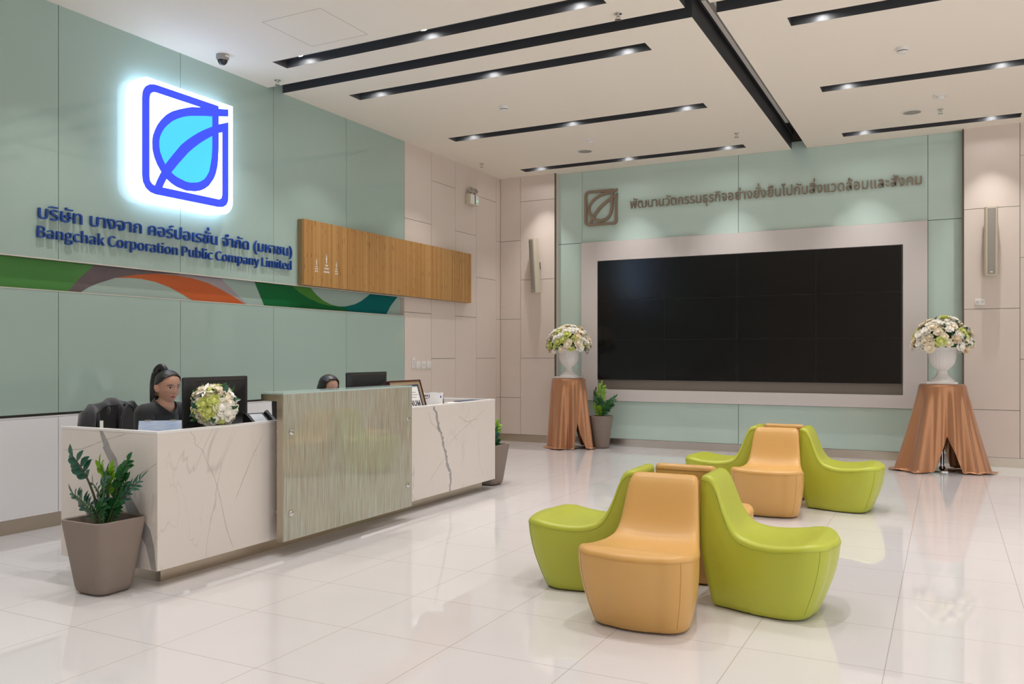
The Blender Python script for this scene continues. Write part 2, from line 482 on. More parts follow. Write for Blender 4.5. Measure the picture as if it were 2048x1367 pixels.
# graphic band in the recess (x = -7.0)
bm = B()
bp = [('b_green', [(-2.5, 2.329), (4.303, 2.329), (4.703, 2.329), (5.149, 2.329), (4.986, 2.183), (4.882, 2.062), (4.278, 2.062), (-2.5, 2.062)]),
      ('b_purple', [(5.149, 2.327), (6.151, 2.327), (5.852, 2.311), (5.604, 2.279), (5.369, 2.228), (5.177, 2.159), (5.084, 2.117), (5.001, 2.063), (4.882, 2.063), (4.986, 2.183)]),
      ('b_orange', [(5.369, 2.228), (5.604, 2.279), (5.852, 2.311), (6.056, 2.314), (6.269, 2.301), (6.491, 2.265), (6.681, 2.209), (6.856, 2.142), (7.041, 2.064), (6.299, 2.064), (6.151, 2.126), (5.981, 2.188), (5.816, 2.226), (5.656, 2.242), (5.519, 2.241)]),
      ('b_lilac', [(6.100, 2.328), (6.681, 2.328), (6.812, 2.24), (6.934, 2.152), (7.071, 2.064), (7.041, 2.064), (6.856, 2.142), (6.681, 2.209), (6.491, 2.265), (6.269, 2.301), (6.056, 2.314)]),
      ('b_dkgreen', [(7.176, 2.329), (7.793, 2.329), (7.931, 2.256), (8.108, 2.195), (8.29, 2.148), (8.479, 2.126), (8.673, 2.126), (8.765, 2.13), (8.874, 2.064), (7.332, 2.064)]),
      ('b_teal', [(8.765, 2.13), (8.833, 2.138), (8.997, 2.17), (9.145, 2.223), (9.274, 2.291), (9.339, 2.329), (9.984, 2.329), (9.817, 2.192), (9.712, 2.064), (8.874, 2.064)]),
      ('b_midgreen', [(7.793, 2.329), (8.126, 2.329), (8.235, 2.251), (8.365, 2.185), (8.517, 2.142), (8.673, 2.126), (8.479, 2.126), (8.29, 2.148), (8.108, 2.195), (7.931, 2.256)])]
mats = [M['glass_green']] + [M[k] for k, _ in bp]
poly(bm, [(XR + 0.002, Y0, 2.06), (XR + 0.002, 10.066, 2.06), (XR + 0.002, 10.066, 2.33), (XR + 0.002, Y0, 2.33)], 0)
for i, (k, pts) in enumerate(bp): poly(bm, [(XR + 0.004, a, b_) for a, b_ in pts], i + 1)
band = struct('graphic_band', bm, mats, wl)
bm = B(); box(bm, XR, XW, 10.060, 10.068, 2.06, 2.33); struct('band_return', bm, M['beige'], wl)

# back wall -----------------------------------------------------
bm = B(); box(bm, -7.4, X1 + 0.1, 13.14, 13.4, 0, TOP)
box(bm, -7.0, -5.885, 13.022, 13.2, 0, TOP); box(bm, 0.20, X1 + 0.1, 13.022, 13.2, 0, TOP)
wb = struct('wall_back', bm, M['darker'])
panels(wb, [-6.93, -6.536, -5.885], [EV, OD], lambda bm, a, b_, z0, z1: box(bm, a, b_, YB, 13.03, z0, z1))
panels(wb, [0.215, 0.871, 1.54, 2.21, 2.88, 3.55, 4.22, X1], [EV, OD, EV, OD, EV, OD, EV], lambda bm, a, b_, z0, z1: box(bm, a, b_, YB, 13.03, z0, z1))
for i, (xa, xb) in enumerate(((-5.89, -5.872), (0.195, 0.215))):
    bm = B(); box(bm, xa, xb, YB - 0.004, YB + 0.03, 0.0, CZ + 0.15); struct('trim_%d' % (i + 2), bm, M['trim_dark'])
bm = B()
box(bm, -5.884, -5.872, YB + 0.03, YG, 0.12, 4.7); struct('return_panel', bm, M['beige'], wb)
for (xa, xb, za, zb) in ((-5.872, -5.44, 0.125, 3.372), (-5.872, -5.44, 3.38, 4.68), (-5.435, -2.845, 3.38, 4.68), (-2.838, -0.228, 3.38, 4.68), (-0.222, 0.195, 3.38, 4.68), (-0.222, 0.195, 0.125, 3.372), (-5.435, -2.845, 0.125, 0.735), (-2.838, -0.228, 0.125, 0.735)):
    bm = B(); box(bm, xa, xb, YG, 13.14, za, zb); struct('glass_panel', bm, M['glass_mint'], wb)
bm = B(); box(bm, -5.872, 0.195, YG - 0.012, YG, 0, 0.122); struct('baseboard_back', bm, M['steel'])
bm = B(); box(bm, -6.94, -5.885, YB + 0.005, YB + 0.03, 0, 0.122); struct('baseboard_back', bm, M['steel_warm'])
bm = B(); box(bm, 0.2, X1, YB + 0.005, YB + 0.03, 0, 0.124); struct('baseboard_right', bm, M['steel_warm'])
# display surround
FX0, FX1, FZ0, FZ1 = -5.43, -0.228, 0.742, 3.372
SX0, SX1, SZ0, SZ1 = -5.134, -0.56, 1.09, 3.045
bm = B(); fy = YG - 0.05
box(bm, FX0, SX0 - 0.01, fy, YG, FZ0, FZ1); box(bm, SX1 + 0.02, FX1, fy, YG, FZ0, FZ1)
box(bm, SX0 - 0.01, SX1 + 0.02, fy, YG, SZ1 + 0.01, FZ1); box(bm, SX0 - 0.01, SX1 + 0.02, fy, YG, FZ0, 0.93)
sur = thing('display_surround', 'wide grey panel surround framing the black video wall on the back wall', 'surround', (0, 0, 0))
obj('surround_frame', bm, M['plaster'], sur, 0)
bm = B(); box(bm, SX0 - 0.01, SX1 + 0.02, YG - 0.012, YG, 0.93, SZ1 + 0.01); obj('inset_panel', bm, M['plaster_in'], sur, 0)
rown = ['bottom row', 'middle row', 'top row']; coln = ['first column from the left', 'second column from the left', 'third column from the left', 'last column at the right']
dw = (SX1 - SX0) / 4; dh = (SZ1 - SZ0) / 3
for r_ in range(3):
    for c_ in range(4):
        xa, za = SX0 + c_ * dw, SZ0 + r_ * dh
        t = thing('wall_display', 'black display of the video wall, %s, %s' % (rown[r_], coln[c_]), 'screen', (xa + dw / 2, YG - 0.012, za + dh / 2), 0, 'video wall displays')
        bm = B(); box(bm, -dw / 2 + 0.001, dw / 2 - 0.001, -0.04, 0, -dh / 2 + 0.001, dh / 2 - 0.001); obj('bezel', bm, M['bezel'], t, 0)
        bm = B(); box(bm, -dw / 2 + 0.003, dw / 2 - 0.003, -0.042, -0.039, -dh / 2 + 0.003, dh / 2 - 0.003); obj('screen_glass', bm, M['screen'], t, 0)

# linear air diffuser in the gap
t = thing('linear_diffuser', 'long pale linear air grille running in the dark gap between ceiling panels', 'vent', (-1.965, 10.0, TOP))
bm = B(); box(bm, -0.045, 0.0, -2.3, 2.3, -0.10, 0.0); obj('blade', bm, M['white_pl'], t, 0)
bm = B(); box(bm, 0.05, 0.075, -2.3, 2.3, -0.10, 0.0); box(bm, 0.0, 0.05, -2.3, 2.3, -0.02, 0.0); obj('frame', bm, M['white_pl'], t, 0)

# ------------------------------------------------------------------ ceiling fittings
rowname = {6.81: 'first', 8.08: 'second', 10.31: 'third', 12.58: 'fourth and farthest'}
posn = ['end by the green wall', 'middle', 'end by the ceiling gap']
first = None
for y in (6.81,) + ROWS_BACK:
    for k, x in enumerate(COLS_MID + COLS_RIGHT):
        if y == 6.81 and k > 2: continue
        lab = 'recessed spotlight in the %s ceiling slot over reception, %s' % (rowname[y], posn[k]) if k < 3 else 'recessed spotlight, %s slot of the ceiling panel beyond the gap, %s' % ({8.08: 'first', 10.31: 'middle', 12.58: 'last'}[y], ('gap end', 'end away from the gap')[k - 3])
        if first is None:
            first = thing('recessed_spotlight', lab, 'spotlight', (x, y, CZ + 0.09), 0, 'spotlights in the ceiling slots')
            bm = B(); lathe(bm, [(0.062, 0.0), (0.062, -0.02), (0.05, -0.022), (0.048, -0.005)], 24, cap=False); obj('rim', bm, M['chrome'], first)
            bm = B(); lathe(bm, [(0.048, -0.004), (0.048, -0.012)], 24); obj('lens', bm, M['lens'], first)
        else: dup(first, (x, y, CZ + 0.09), 0, lab)

def sprinkler(x, y, lab, first=[None]):
    if first[0] is None:
        t = first[0] = thing('fire_sprinkler', lab, 'sprinkler', (x, y, CZ), 0, 'sprinklers on the ceiling')
        bm = B(); lathe(bm, [(0.036, 0), (0.036, -0.006), (0.014, -0.010)], 20); obj('escutcheon', bm, M['chrome'], t)
        bm = B(); lathe(bm, [(0.011, -0.008), (0.011, -0.03)], 12)
        for s in (-1, 1): tube(bm, [(0.008 * s, 0, -0.025), (0.02 * s, 0, -0.035), (0.014 * s, 0, -0.05), (0.0, 0, -0.056)], 0.004, 6)
        obj('body', bm, M['steel'], t)
        bm = B(); lathe(bm, [(0.004, -0.054), (0.03, -0.056), (0.03, -0.059), (0.004, -0.06)], 16); obj('deflector', bm, M['steel'], t)
    else: dup(first[0], (x, y, CZ), 0, lab)
sprinkler(-6.645, 7.168, 'small sprinkler beside the first ceiling slot, near the lit logo')
sprinkler(-2.625, 7.174, 'chrome sprinkler at the far end of the first ceiling slot')
sprinkler(-6.635, 11.802, 'small sprinkler above the emergency light by the beige wall')
sprinkler(-2.581, 11.796, 'small sprinkler beside the dark ceiling gap')
sprinkler(-0.062, 11.812, 'small sprinkler next to the round speaker in the ceiling panel beyond the gap')

def smoke(x, y, lab, first=[None]):
    if first[0] is None:
        t = first[0] = thing('smoke_detector', lab, 'detector', (x, y, CZ), 0, 'smoke detectors on the ceiling')
        bm = B(); lathe(bm, [(0.058, 0), (0.058, -0.02), (0.052, -0.03), (0.05, -0.034)], 32, rfun=lambda r, a, k: r * (1 + 0.012 * math.cos(16 * a))); obj('base', bm, M['white_pl'], t)
        bm = B(); lathe(bm, [(0.045, -0.032), (0.045, -0.044)], 32); obj('slot_ring', bm, M['black'], t)
        bm = B(); lathe(bm, [(0.049, -0.042), (0.047, -0.052), (0.03, -0.06), (0.01, -0.062)], 32); obj('cap', bm, M['white_pl'], t)
    else: dup(first[0], (x, y, CZ), 0, lab)
smoke(-4.863, 9.218, 'white smoke detector between the second and third reception ceiling slots')
smoke(-0.387, 9.272, 'white smoke detector on the ceiling panel beyond the dark gap')

def heat(x, y, lab, first=[None]):
    if first[0] is None:
        t = first[0] = thing('ceiling_sensor', lab, 'sensor', (x, y, CZ), 0, 'ceiling sensors')
        bm = B(); prism(bm, rrect(-0.07, 0.07, -0.055, 0.055, 0.02), lambda a, b_, d: (a, b_, d), 0, -0.02); obj('base', bm, M['white_pl'], t)
        bm = B(); lathe(bm, [(0.048, -0.019), (0.045, -0.04), (0.03, -0.05)], 24); obj('dome', bm, M['white_pl'], t)
    else: dup(first[0], (x, y, CZ), 0, lab)
heat(-4.524, 11.191, 'white sensor beside the round speaker in the reception ceiling')
heat(-0.058, 11.175, 'white sensor beside the round speaker in the ceiling panel beyond the dark gap')

def cspk(x, y, lab, first=[None]):
    if first[0] is None:
        t = first[0] = thing('ceiling_speaker', lab, 'speaker', (x, y, CZ), 0, 'round ceiling speakers')
        bm = B(); lathe(bm, [(0.125, 0), (0.125, -0.006), (0.105, -0.009), (0.103, -0.004)], 36, cap=False); obj('rim', bm, M['white_pl'], t)
        bm = B(); lathe(bm, [(0.103, -0.001), (0.103, -0.006)], 36); obj('grille', bm, M['grille'], t)
    else: dup(first[0], (x, y, CZ), 0, lab)
cspk(-4.84, 11.792, 'round flush ceiling speaker in the reception ceiling panel')
cspk(-0.383, 11.793, 'round flush ceiling speaker in the ceiling panel beyond the dark gap')

t = thing('dome_camera', 'dark grey dome security camera on the ceiling near the lit logo', 'camera', (-6.591, 6.311, CZ))
bm = B(); lathe(bm, [(0.062, 0), (0.064, -0.035), (0.055, -0.055)], 28); obj('base', bm, M['grey_pl'], t)
bm = B(); lathe(bm, [(0.05, -0.054), (0.046, -0.075), (0.03, -0.095), (0.008, -0.104)], 24); obj('dome', bm, pm('smoked_dome', '2a2a2e', 0.08), t)
bm = B(); box(bm, 0.05, 0.068, -0.02, 0.02, -0.03, -0.012); obj('badge', bm, M['white_pl'], t)
# ceiling access hatch outline
t = thing('ceiling_hatch', 'flush square access hatch with thin outline in the ceiling above the logo', 'hatch', (-5.272, 6.197, CZ))
bm = B()
for a, b_, c, d in ((-0.34, 0.34, -0.345, -0.341), (-0.34, 0.34, 0.341, 0.345), (-0.344, -0.34, -0.345, 0.345), (0.34, 0.344, -0.345, 0.345)): box(bm, a, b_, c, d, -0.0015, 0.0)
obj('outline', bm, pm('hatch_line', 'b9b2aa', 0.8), t, 0)

# ------------------------------------------------------------------ lit logo sign on the left wall
LOGO = dict(
    ringo=[(6.451, 4.112), (5.66, 4.112), (5.60, 4.10), (5.545, 4.065), (5.515, 4.015), (5.507, 3.95), (5.507, 3.21), (5.516, 3.15), (5.548, 3.095), (5.60, 3.062), (5.66, 3.051), (6.45, 3.051), (6.51, 3.06), (6.56, 3.09), (6.582, 3.13), (6.589, 3.18), (6.589, 3.975)],
    ringi=[(6.506, 3.853), (6.506, 3.19), (6.495, 3.152), (6.462, 3.133), (5.655, 3.133), (5.62, 3.145), (5.597, 3.17), (5.589, 3.21), (5.589, 3.96), (5.60, 4.005), (5.625, 4.03), (5.66, 4.038), (6.212, 4.038), (6.451, 4.038)],
    leafo=[(6.212, 4.036), (6.10, 4.011), (6.025, 3.982), (5.94, 3.946), (5.853, 3.902), (5.785, 3.852), (5.727, 3.79), (5.682, 3.73), (5.652, 3.67), (5.629, 3.61), (5.621, 3.549), (5.626, 3.475), (5.645, 3.408), (5.68, 3.342), (5.727, 3.282), (5.789, 3.225), (5.845, 3.192), (5.909, 3.168), (6.025, 3.15), (6.144, 3.163), (6.21, 3.182), (6.266, 3.211), (6.32, 3.251), (6.359, 3.3), (6.392, 3.345), (6.415, 3.396), (6.435, 3.465), (6.446, 3.538), (6.454, 3.687), (6.454, 4.036)],
    leafi=[(6.369, 3.983), (6.27, 3.963), (6.174, 3.939), (6.10, 3.921), (6.025, 3.897), (5.965, 3.871), (5.909, 3.841), (5.855, 3.806), (5.81, 3.765), (5.767, 3.72), (5.734, 3.672), (5.712, 3.625), (5.702, 3.579), (5.702, 3.53), (5.71, 3.478), (5.741, 3.411), (5.773, 3.362), (5.845, 3.299), (5.882, 3.277), (5.924, 3.262), (6.025, 3.24), (6.08, 3.24), (6.129, 3.249), (6.18, 3.261), (6.22, 3.281), (6.263, 3.31), (6.297, 3.35), (6.328, 3.403), (6.344, 3.468), (6.36, 3.55), (6.369, 3.643)],
    stemu=[(5.652, 3.134), (5.685, 3.206), (5.727, 3.282), (5.773, 3.362), (5.853, 3.463), (5.967, 3.598), (6.04, 3.662), (6.114, 3.72), (6.19, 3.774), (6.266, 3.821), (6.369, 3.876), (6.454, 3.921), (6.589, 3.975)],
    steml=[(5.741, 3.133), (5.763, 3.178), (5.789, 3.225), (5.845, 3.299), (5.938, 3.41), (6.055, 3.54), (6.13, 3.607), (6.205, 3.668), (6.285, 3.726), (6.369, 3.781), (6.454, 3.83), (6.589, 3.878)],
    bar=[(6.451, 4.003), (6.589, 4.036), (6.589, 4.112), (6.451, 4.083)])
def strip_fill(bm, A, C, fn, d0, d1, mi=0):
    """solid strip between polylines A and C (resampled to equal counts)"""
    def res(P, n):
        L = [0]
        for p, q in zip(P, P[1:]): L.append(L[-1] + math.hypot(q[0] - p[0], q[1] - p[1]))
        out = []
        for i in range(n):
            s = L[-1] * i / (n - 1)
            k = 0
            while k < len(P) - 2 and L[k + 1] < s: k += 1
            u = (s - L[k]) / max(1e-9, L[k + 1] - L[k]); u = max(0, min(1, u))
            out.append((P[k][0] + (P[k + 1][0] - P[k][0]) * u, P[k][1] + (P[k + 1][1] - P[k][1]) * u))
        return out
    n = 40 if A is not C else 2
    a, c = res(A, n), res(C, n)
    va = [[bm.verts.new(fn(p[0], p[1], d)) for p in a] for d in (d0, d1)]
    vc = [[bm.verts.new(fn(p[0], p[1], d)) for p in c] for d in (d0, d1)]
    for i in range(n - 1):
        for q in ((va[1][i], va[1][i + 1], vc[1][i + 1], vc[1][i]), (va[0][i], vc[0][i], vc[0][i + 1], va[0][i + 1]),
                  (va[0][i], va[0][i + 1], va[1][i + 1], va[1][i]), (vc[0][i], vc[1][i], vc[1][i + 1], vc[0][i + 1])):
            f = bm.faces.new(q); f.material_index = mi
    for i in (0, n - 1):
        f = bm.faces.new((va[0][i], va[1][i], vc[1][i], vc[0][i])); f.material_index = mi
def logo_parts(bm, T, fn, d0, d1):
    e = (d1 - d0) * 0.04
    tr = lambda P: [T(p) for p in P]
    # outer ring as segments between matched corner polylines
    ro, ri = tr(LOGO['ringo']), tr(LOGO['ringi'])
    strip_fill(bm, ro[:6], list(reversed(ri[8:])), fn, d0, d1)
    strip_fill(bm, ro[5:7], list(reversed(ri[7:9])), fn, d0, d1)
    strip_fill(bm, ro[6:11], list(reversed(ri[4:8])), fn, d0, d1)
    strip_fill(bm, ro[10:12], list(reversed(ri[3:5])), fn, d0, d1)
    strip_fill(bm, ro[11:16], list(reversed(ri[1:4])), fn, d0, d1)
    strip_fill(bm, ro[15:17], [ri[1], ri[0]], fn, d0, d1)
    lo, li = tr(LOGO['leafo']), tr(LOGO['leafi'])
    for n_a, n_b in (((0, 11), (0, 14)), ((10, 20), (13, 22)), ((19, 29), (21, 31))):
        strip_fill(bm, lo[n_a[0]:n_a[1]], li[n_b[0]:n_b[1]], fn, d0 + e, d1 - e)
    strip_fill(bm, [lo[28], lo[29]], [li[30], li[0]], fn, d0 + e, d1 - e)
    strip_fill(bm, tr([(6.212, 4.036), (6.454, 4.1)]), tr([(6.369, 3.983), (6.454, 3.98)]), fn, d0 + 2 * e, d1 - 2 * e)
    strip_fill(bm, tr(LOGO['stemu']), tr(LOGO['steml']), fn, d0 + 3 * e, d1 - 3 * e)
    b_ = tr(LOGO['bar']); prism(bm, b_, fn, d0 + 2 * e, d1 - 2 * e)
    return bm

t = thing('lightbox_sign', 'glowing white square lightbox with blue leaf emblem on the green glass wall', 'sign', (0, 0, 0))
bm = B(); prism(bm, rrect(5.44, 6.655, 2.985, 4.16, (0.15, 0.15, 0.0, 0.15), 10), onx(-6.885), 0, 0.085); obj('light_box', bm, M['sign_white'], t, 30)
bm = B(); prism(bm, rrect(5.49, 6.605, 3.035, 4.11, (0.12, 0.12, 0.0, 0.12), 8), onx(-6.93), 0.02, 0.044); obj('halo_light', bm, M['sign_halo'], t, 30)
bm = B(); logo_parts(bm, lambda p: p, onx(-6.80), 0.0, 0.006); obj('emblem', bm, M['sign_blue'], t, 0)
bm = B(); prism(bm, LOGO['leafi'], onx(-6.80), 0.0, 0.003); obj('leaf_fill', bm, M['sign_cyan'], t, 0)

t = thing('bronze_logo', 'bronze leaf emblem in a rounded square beside the back wall lettering', 'emblem', (0, 0, 0))
bx0, bx1, bz0, bz1 = -5.385, -4.80, 3.645, 4.235
Tb = lambda p: (bx0 + (p[0] - 5.507) / (6.589 - 5.507) * (bx1 - bx0), bz0 + (p[1] - 3.051) / (4.112 - 3.051) * (bz1 - bz0))
bm = B(); logo_parts(bm, Tb, ony(YG - 0.002), 0.0, 0.035); obj('emblem_plate', bm, M['bronze'], t, 0)

# ------------------------------------------------------------------ lettering
TONE_LIFT = 0.17
UI_FONT = None
try:                                          # the plain sans that ships inside Blender itself
    import os
    _p = os.path.join(bpy.utils.system_resource('DATAFILES', path='fonts'), 'Noto Sans CJK Regular.woff2')
    if os.path.exists(_p): UI_FONT = bpy.data.fonts.load(_p)
except Exception: UI_FONT = None

def text_verts(s, stacked=(), bold=0.0):
    """flat triangles of a text line in em units; stacked = indexes of tone marks lifted above an upper vowel"""
    def raw(body):
        c = bpy.data.curves.new('lettering', 'FONT'); c.body = body; c.size = 1.0; c.offset = bold; c.extrude = 0.05
        if UI_FONT and s.isascii(): c.font = UI_FONT
        o = bpy.data.objects.new('lettering', c); COL.objects.link(o)
        bpy.context.view_layer.update()
        me = o.to_mesh(); vs = [v.co.copy() for v in me.vertices]; fs = [tuple(p.vertices) for p in me.polygons]
        o.to_mesh_clear(); bpy.data.objects.remove(o); bpy.data.curves.remove(c)
        return vs, fs
    base = ''.join(ch for i, ch in enumerate(s) if i not in stacked)
    vs, fs = raw(base)
    for i in stacked:
        pre = ''.join(ch for j, ch in enumerate(s[:i]) if j not in stacked and not (j == i - 1))
        v0, _ = raw(pre); v1, f1 = raw(pre + s[i])
        seen = {(round(v.x, 4), round(v.y, 4)) for v in v0}
        new = [k for k, v in enumerate(v1) if (round(v.x, 4), round(v.y, 4)) not in seen]
        at = {k: len(vs) + q for q, k in enumerate(new)}
        vs += [v1[k] + Vector((0.0, TONE_LIFT, 0)) for k in new]
        for f in f1:
            if all(k in at for k in f): fs.append(tuple(at[k] for k in f))
    return vs, fs
def lettering(bm, s, fn, a0, a1, zbase, em, d0, d1, stacked=(), bold=0.0):
    vs, fs = text_verts(s, stacked, bold)
    if s.isascii(): em = em / max(v.y for v in text_verts(s[0], (), bold)[0])       # em is the capital height here
    x0 = min(v.x for v in vs); x1 = max(v.x for v in vs)
    sx = (a1 - a0) / (x1 - x0)
    V_ = [bm.verts.new(fn(a0 + (v.x - x0) * sx, zbase + v.y * em, d1 if v.z > 0 else d0)) for v in vs]
    for f in fs:
        try: bm.faces.new([V_[i] for i in f])
        except ValueError: pass
    return bm
def by_words(name, label, bm, mat, ax, gap):
    """a lettering thing whose words are parts"""
    t = thing(name, label, 'lettering')
    bm.verts.index_update(); isl, seen = [], set()
    for v in bm.verts:
        if v in seen: continue
        st, cur = [v], []
        seen.add(v)
        while st:
            q = st.pop(); cur.append(q)
            for e in q.link_edges:
                o = e.other_vert(q)
                if o not in seen: seen.add(o); st.append(o)
        isl.append((min(q.co[ax] for q in cur), max(q.co[ax] for q in cur), cur))
    isl.sort(key=lambda q: q[0]); words = []; hi = -99
    for lo, h_, cur in isl:
        if lo - hi > gap: words.append([])
        words[-1] += cur; hi = max(hi, h_)
    for w in words:
        ws = set(w); b2 = B(); mp = {v: b2.verts.new(v.co) for v in w}
        for f in bm.faces:
            if f.verts[0] in ws: b2.faces.new([mp[v] for v in f.verts])
        obj('word', b2, mat, t, 0, False)
    bm.free()
s1 = 'บริษัท บางจาก คอร์ปอเรชั่น จำกัด (มหาชน)'
st1 = tuple(i for i in range(1, len(s1)) if s1[i] in '่้' and s1[i - 1] in 'ัิีึื')
bm = B(); lettering(bm, s1, onx(-6.93), 4.55, 7.69, 2.668, 0.168, 0.012, 0.035, st1, 0.0)
by_words('wall_lettering', 'blue raised Thai company name on the green glass under the lit logo', bm, M['blue'], 1, 0.055)
bm = B(); lettering(bm, 'Bangchak Corporation Public Company Limited', onx(-6.93), 4.54, 7.68, 2.506, 0.098, 0.012, 0.035, (), 0.0)
by_words('wall_lettering', 'blue raised company name in Latin letters just above the coloured band', bm, M['blue'], 1, 0.035)
s2 = 'พัฒนานวัตกรรมธุรกิจอย่างยั่งยืนไปกับสิ่งแวดล้อมและสังคม'
st2 = tuple(i for i in range(1, len(s2)) if s2[i] in '่้' and s2[i - 1] in 'ัิีึื')
bm = B(); lettering(bm, s2, ony(YG), -4.585, -0.30, 3.885, 0.215, 0.008, 0.03, st2, 0.0)
by_words('wall_lettering', 'bronze raised Thai motto on the back wall above the black video wall', bm, M['bronze'], 0, 0.5)

# ------------------------------------------------------------------ bamboo board
t = thing('bamboo_board', 'long bamboo plank board mounted high across the green and beige left wall', 'board', (XW, 7.816, 2.338))
bm = B(); box(bm, 0.066, 0.102, 0, 3.99, 0, 0.79); obj('front_board', bm, M['wood'], t, 0)
bm = B(); box(bm, 0.002, 0.062, 0, 3.99, 0.0, 0.79); obj('backing_board', bm, M['wood_edge'], t, 0)
bm = B(); 
def chedi(bm, y, z, h):
    fn = onx(0.102)
    prism(bm, [(y - 0.022 * h, z + 0.62 * h), (y + 0.022 * h, z + 0.62 * h), (y + 0.05 * h, z + 0.70 * h), (y, z + 1.0 * h), (y - 0.05 * h, z + 0.70 * h)], fn, 0, 0.002)
    for i, (zz, n) in enumerate(((0.52, 1), (0.36, 2), (0.2, 3), (0.03, 4 if h > 0.2 else 3))):
        for k in range(n):
            yy = y + (k - (n - 1) / 2) * 0.115 * h
            prism(bm, rrect(yy - 0.04 * h, yy + 0.04 * h, z + zz * h, z + (zz + 0.09) * h, 0.01 * h, 2), fn, 0, 0.002)
for yy_, hh_ in ((0.222, 0.17), (0.41, 0.245), (0.60, 0.17)):
    bm = B(); chedi(bm, yy_, 0.168, hh_); obj('white_motif', bm, M['white_pl'], t, 0)

# ------------------------------------------------------------------ wall fittings
def sw(y, z, w, h, lab, kind):
    t = thing('switch_plate', lab, 'switch', (XW, y, z), 0, 'plates on the beige wall')
    bm = B(); box(bm, 0, 0.012, -w / 2, w / 2, -h / 2, h / 2, 0, 0.003); obj('plate', bm, M['white_pl'], t)
    bm = B()
    if kind == 'outlet':
        for q in (-0.018, 0.018):
            bm = B()
            for s in (-0.006, 0.006): box(bm, 0.0118, 0.0132, q + s - 0.0015, q + s + 0.0015, -0.006, 0.006)
            obj('socket', bm, M['ink'], t, 0)
    elif kind == 'dots':
        for q in (-0.03, 0, 0.03):
            bm = B(); box(bm, 0.0118, 0.014, -0.006, 0.006, q - 0.006, q + 0.006); obj('button', bm, M['ink'], t, 0)
    else:
        box(bm, 0.0118, 0.016, -0.02, 0.02, -0.03, 0.03, 0, 0.002); obj('rocker', bm, M['corian'], t)
sw(10.285, 1.385, 0.085, 0.155, 'tall narrow control plate, first of four plates on the beige wall', 'dots')
sw(10.415, 1.355, 0.12, 0.115, 'square switch plate right beside the tall control plate', 'rocker')
sw(10.555, 1.352, 0.12, 0.115, 'square socket plate, third of the four wall plates', 'outlet')
sw(10.70, 1.35, 0.12, 0.115, 'square switch plate, farthest of the four wall plates', 'rocker')
t = thing('wall_outlet', 'white double outlet on the beige wall under the right wall speaker', 'outlet', (0.407, YB, 2.213))
bm = B(); box(bm, -0.06, 0.06, -0.012, 0, -0.045, 0.045, 0, 0.003); obj('plate', bm, M['white_pl'], t)
for q in (-0.028, 0.028):
    bm = B()
    for s in (-0.008, 0.008): box(bm, q + s - 0.002, q + s + 0.002, -0.0135, -0.0118, -0.004, 0.01)
    box(bm, q - 0.003, q + 0.003, -0.0135, -0.0118, -0.02, -0.013)
    obj('socket', bm, M['ink'], t, 0)

def colspk(x, rz, tilt, lab):
    t = thing('column_speaker', lab, 'speaker', (x, YB - 0.11, 3.01), (R(tilt), 0, rz), 'column speakers on the back wall')
    bm = B(); prism(bm, rrect(-0.078, 0.078, -0.05, 0.06, (0.035, 0.035, 0.01, 0.01), 5), lambda a, b_, d: (a, b_, d), -0.455, 0.455); obj('case', bm, M['spk_case'], t, 40)
    bm = B(); prism(bm, rrect(-0.066, 0.066, -0.056, 0.0, (0.04, 0.04, 0.0, 0.0), 5), lambda a, b_, d: (a, b_, d), -0.435, 0.435); obj('grille', bm, M['grille'], t, 40)
    bm = B(); box(bm, -0.015, 0.015, -0.058, -0.055, -0.415, -0.40); obj('badge', bm, M['white_pl'], t)
    bm = B(); box(bm, -0.03, 0.03, 0.055, 0.115, -0.06, 0.06); obj('bracket', bm, M['black'], t)
colspk(-6.22, R(-22), 4, 'tall pale column speaker on the beige wall left of the video wall')
colspk(0.533, R(4), 2, 'tall pale column speaker on the beige wall right of the video wall')

t = thing('emergency_light', 'white twin-head emergency light high on the beige wall under the ceiling', 'emergency light', (XW, 11.92, 4.05))
bm = B(); box(bm, 0.0, 0.10, -0.14, 0.14, -0.11, 0.06, 0, 0.008); obj('battery_box', bm, M['spk_case'], t)
bm = B(); box(bm, 0.10, 0.104, -0.13, 0.13, -0.10, 0.05); obj('front_label', bm, M['paper'], t, 0)
bm = B(); box(bm, 0.103, 0.107, 0.0, 0.025, -0.1, 0.05); obj('green_stripe', bm, M['b_dkgreen'], t, 0)
bm = B(); lathe(bm, [(0.012, 0), (0.012, 0.006)], 12); 
o = obj('indicator', bm, pm('green_led', '3adf9a', 0.3, emit='3adf9a', emit_s=1.5), t); o.location = (0.104, 0.09, -0.04); o.rotation_euler = (0, PI / 2, 0)
for s in (-0.065, 0.065):
    bm = B(); lathe(bm, [(0.02, -0.03), (0.045, -0.012), (0.052, 0.02), (0.046, 0.022), (0.042, 0.012)], 20); h = obj('lamp_head', bm, M['spk_case'], t)
    h.location = (0.07, s, 0.125); h.rotation_euler = (0, R(70), R(-25))
    bm = B(); lathe(bm, [(0.041, 0.010), (0.041, 0.014)], 20); obj('lens', bm, M['grey_pl'], h)
    bm = B(); cyl(bm, (0.06, s, 0.05), (0.065, s, 0.1), 0.012, 10); obj('swivel', bm, M['black'], t)

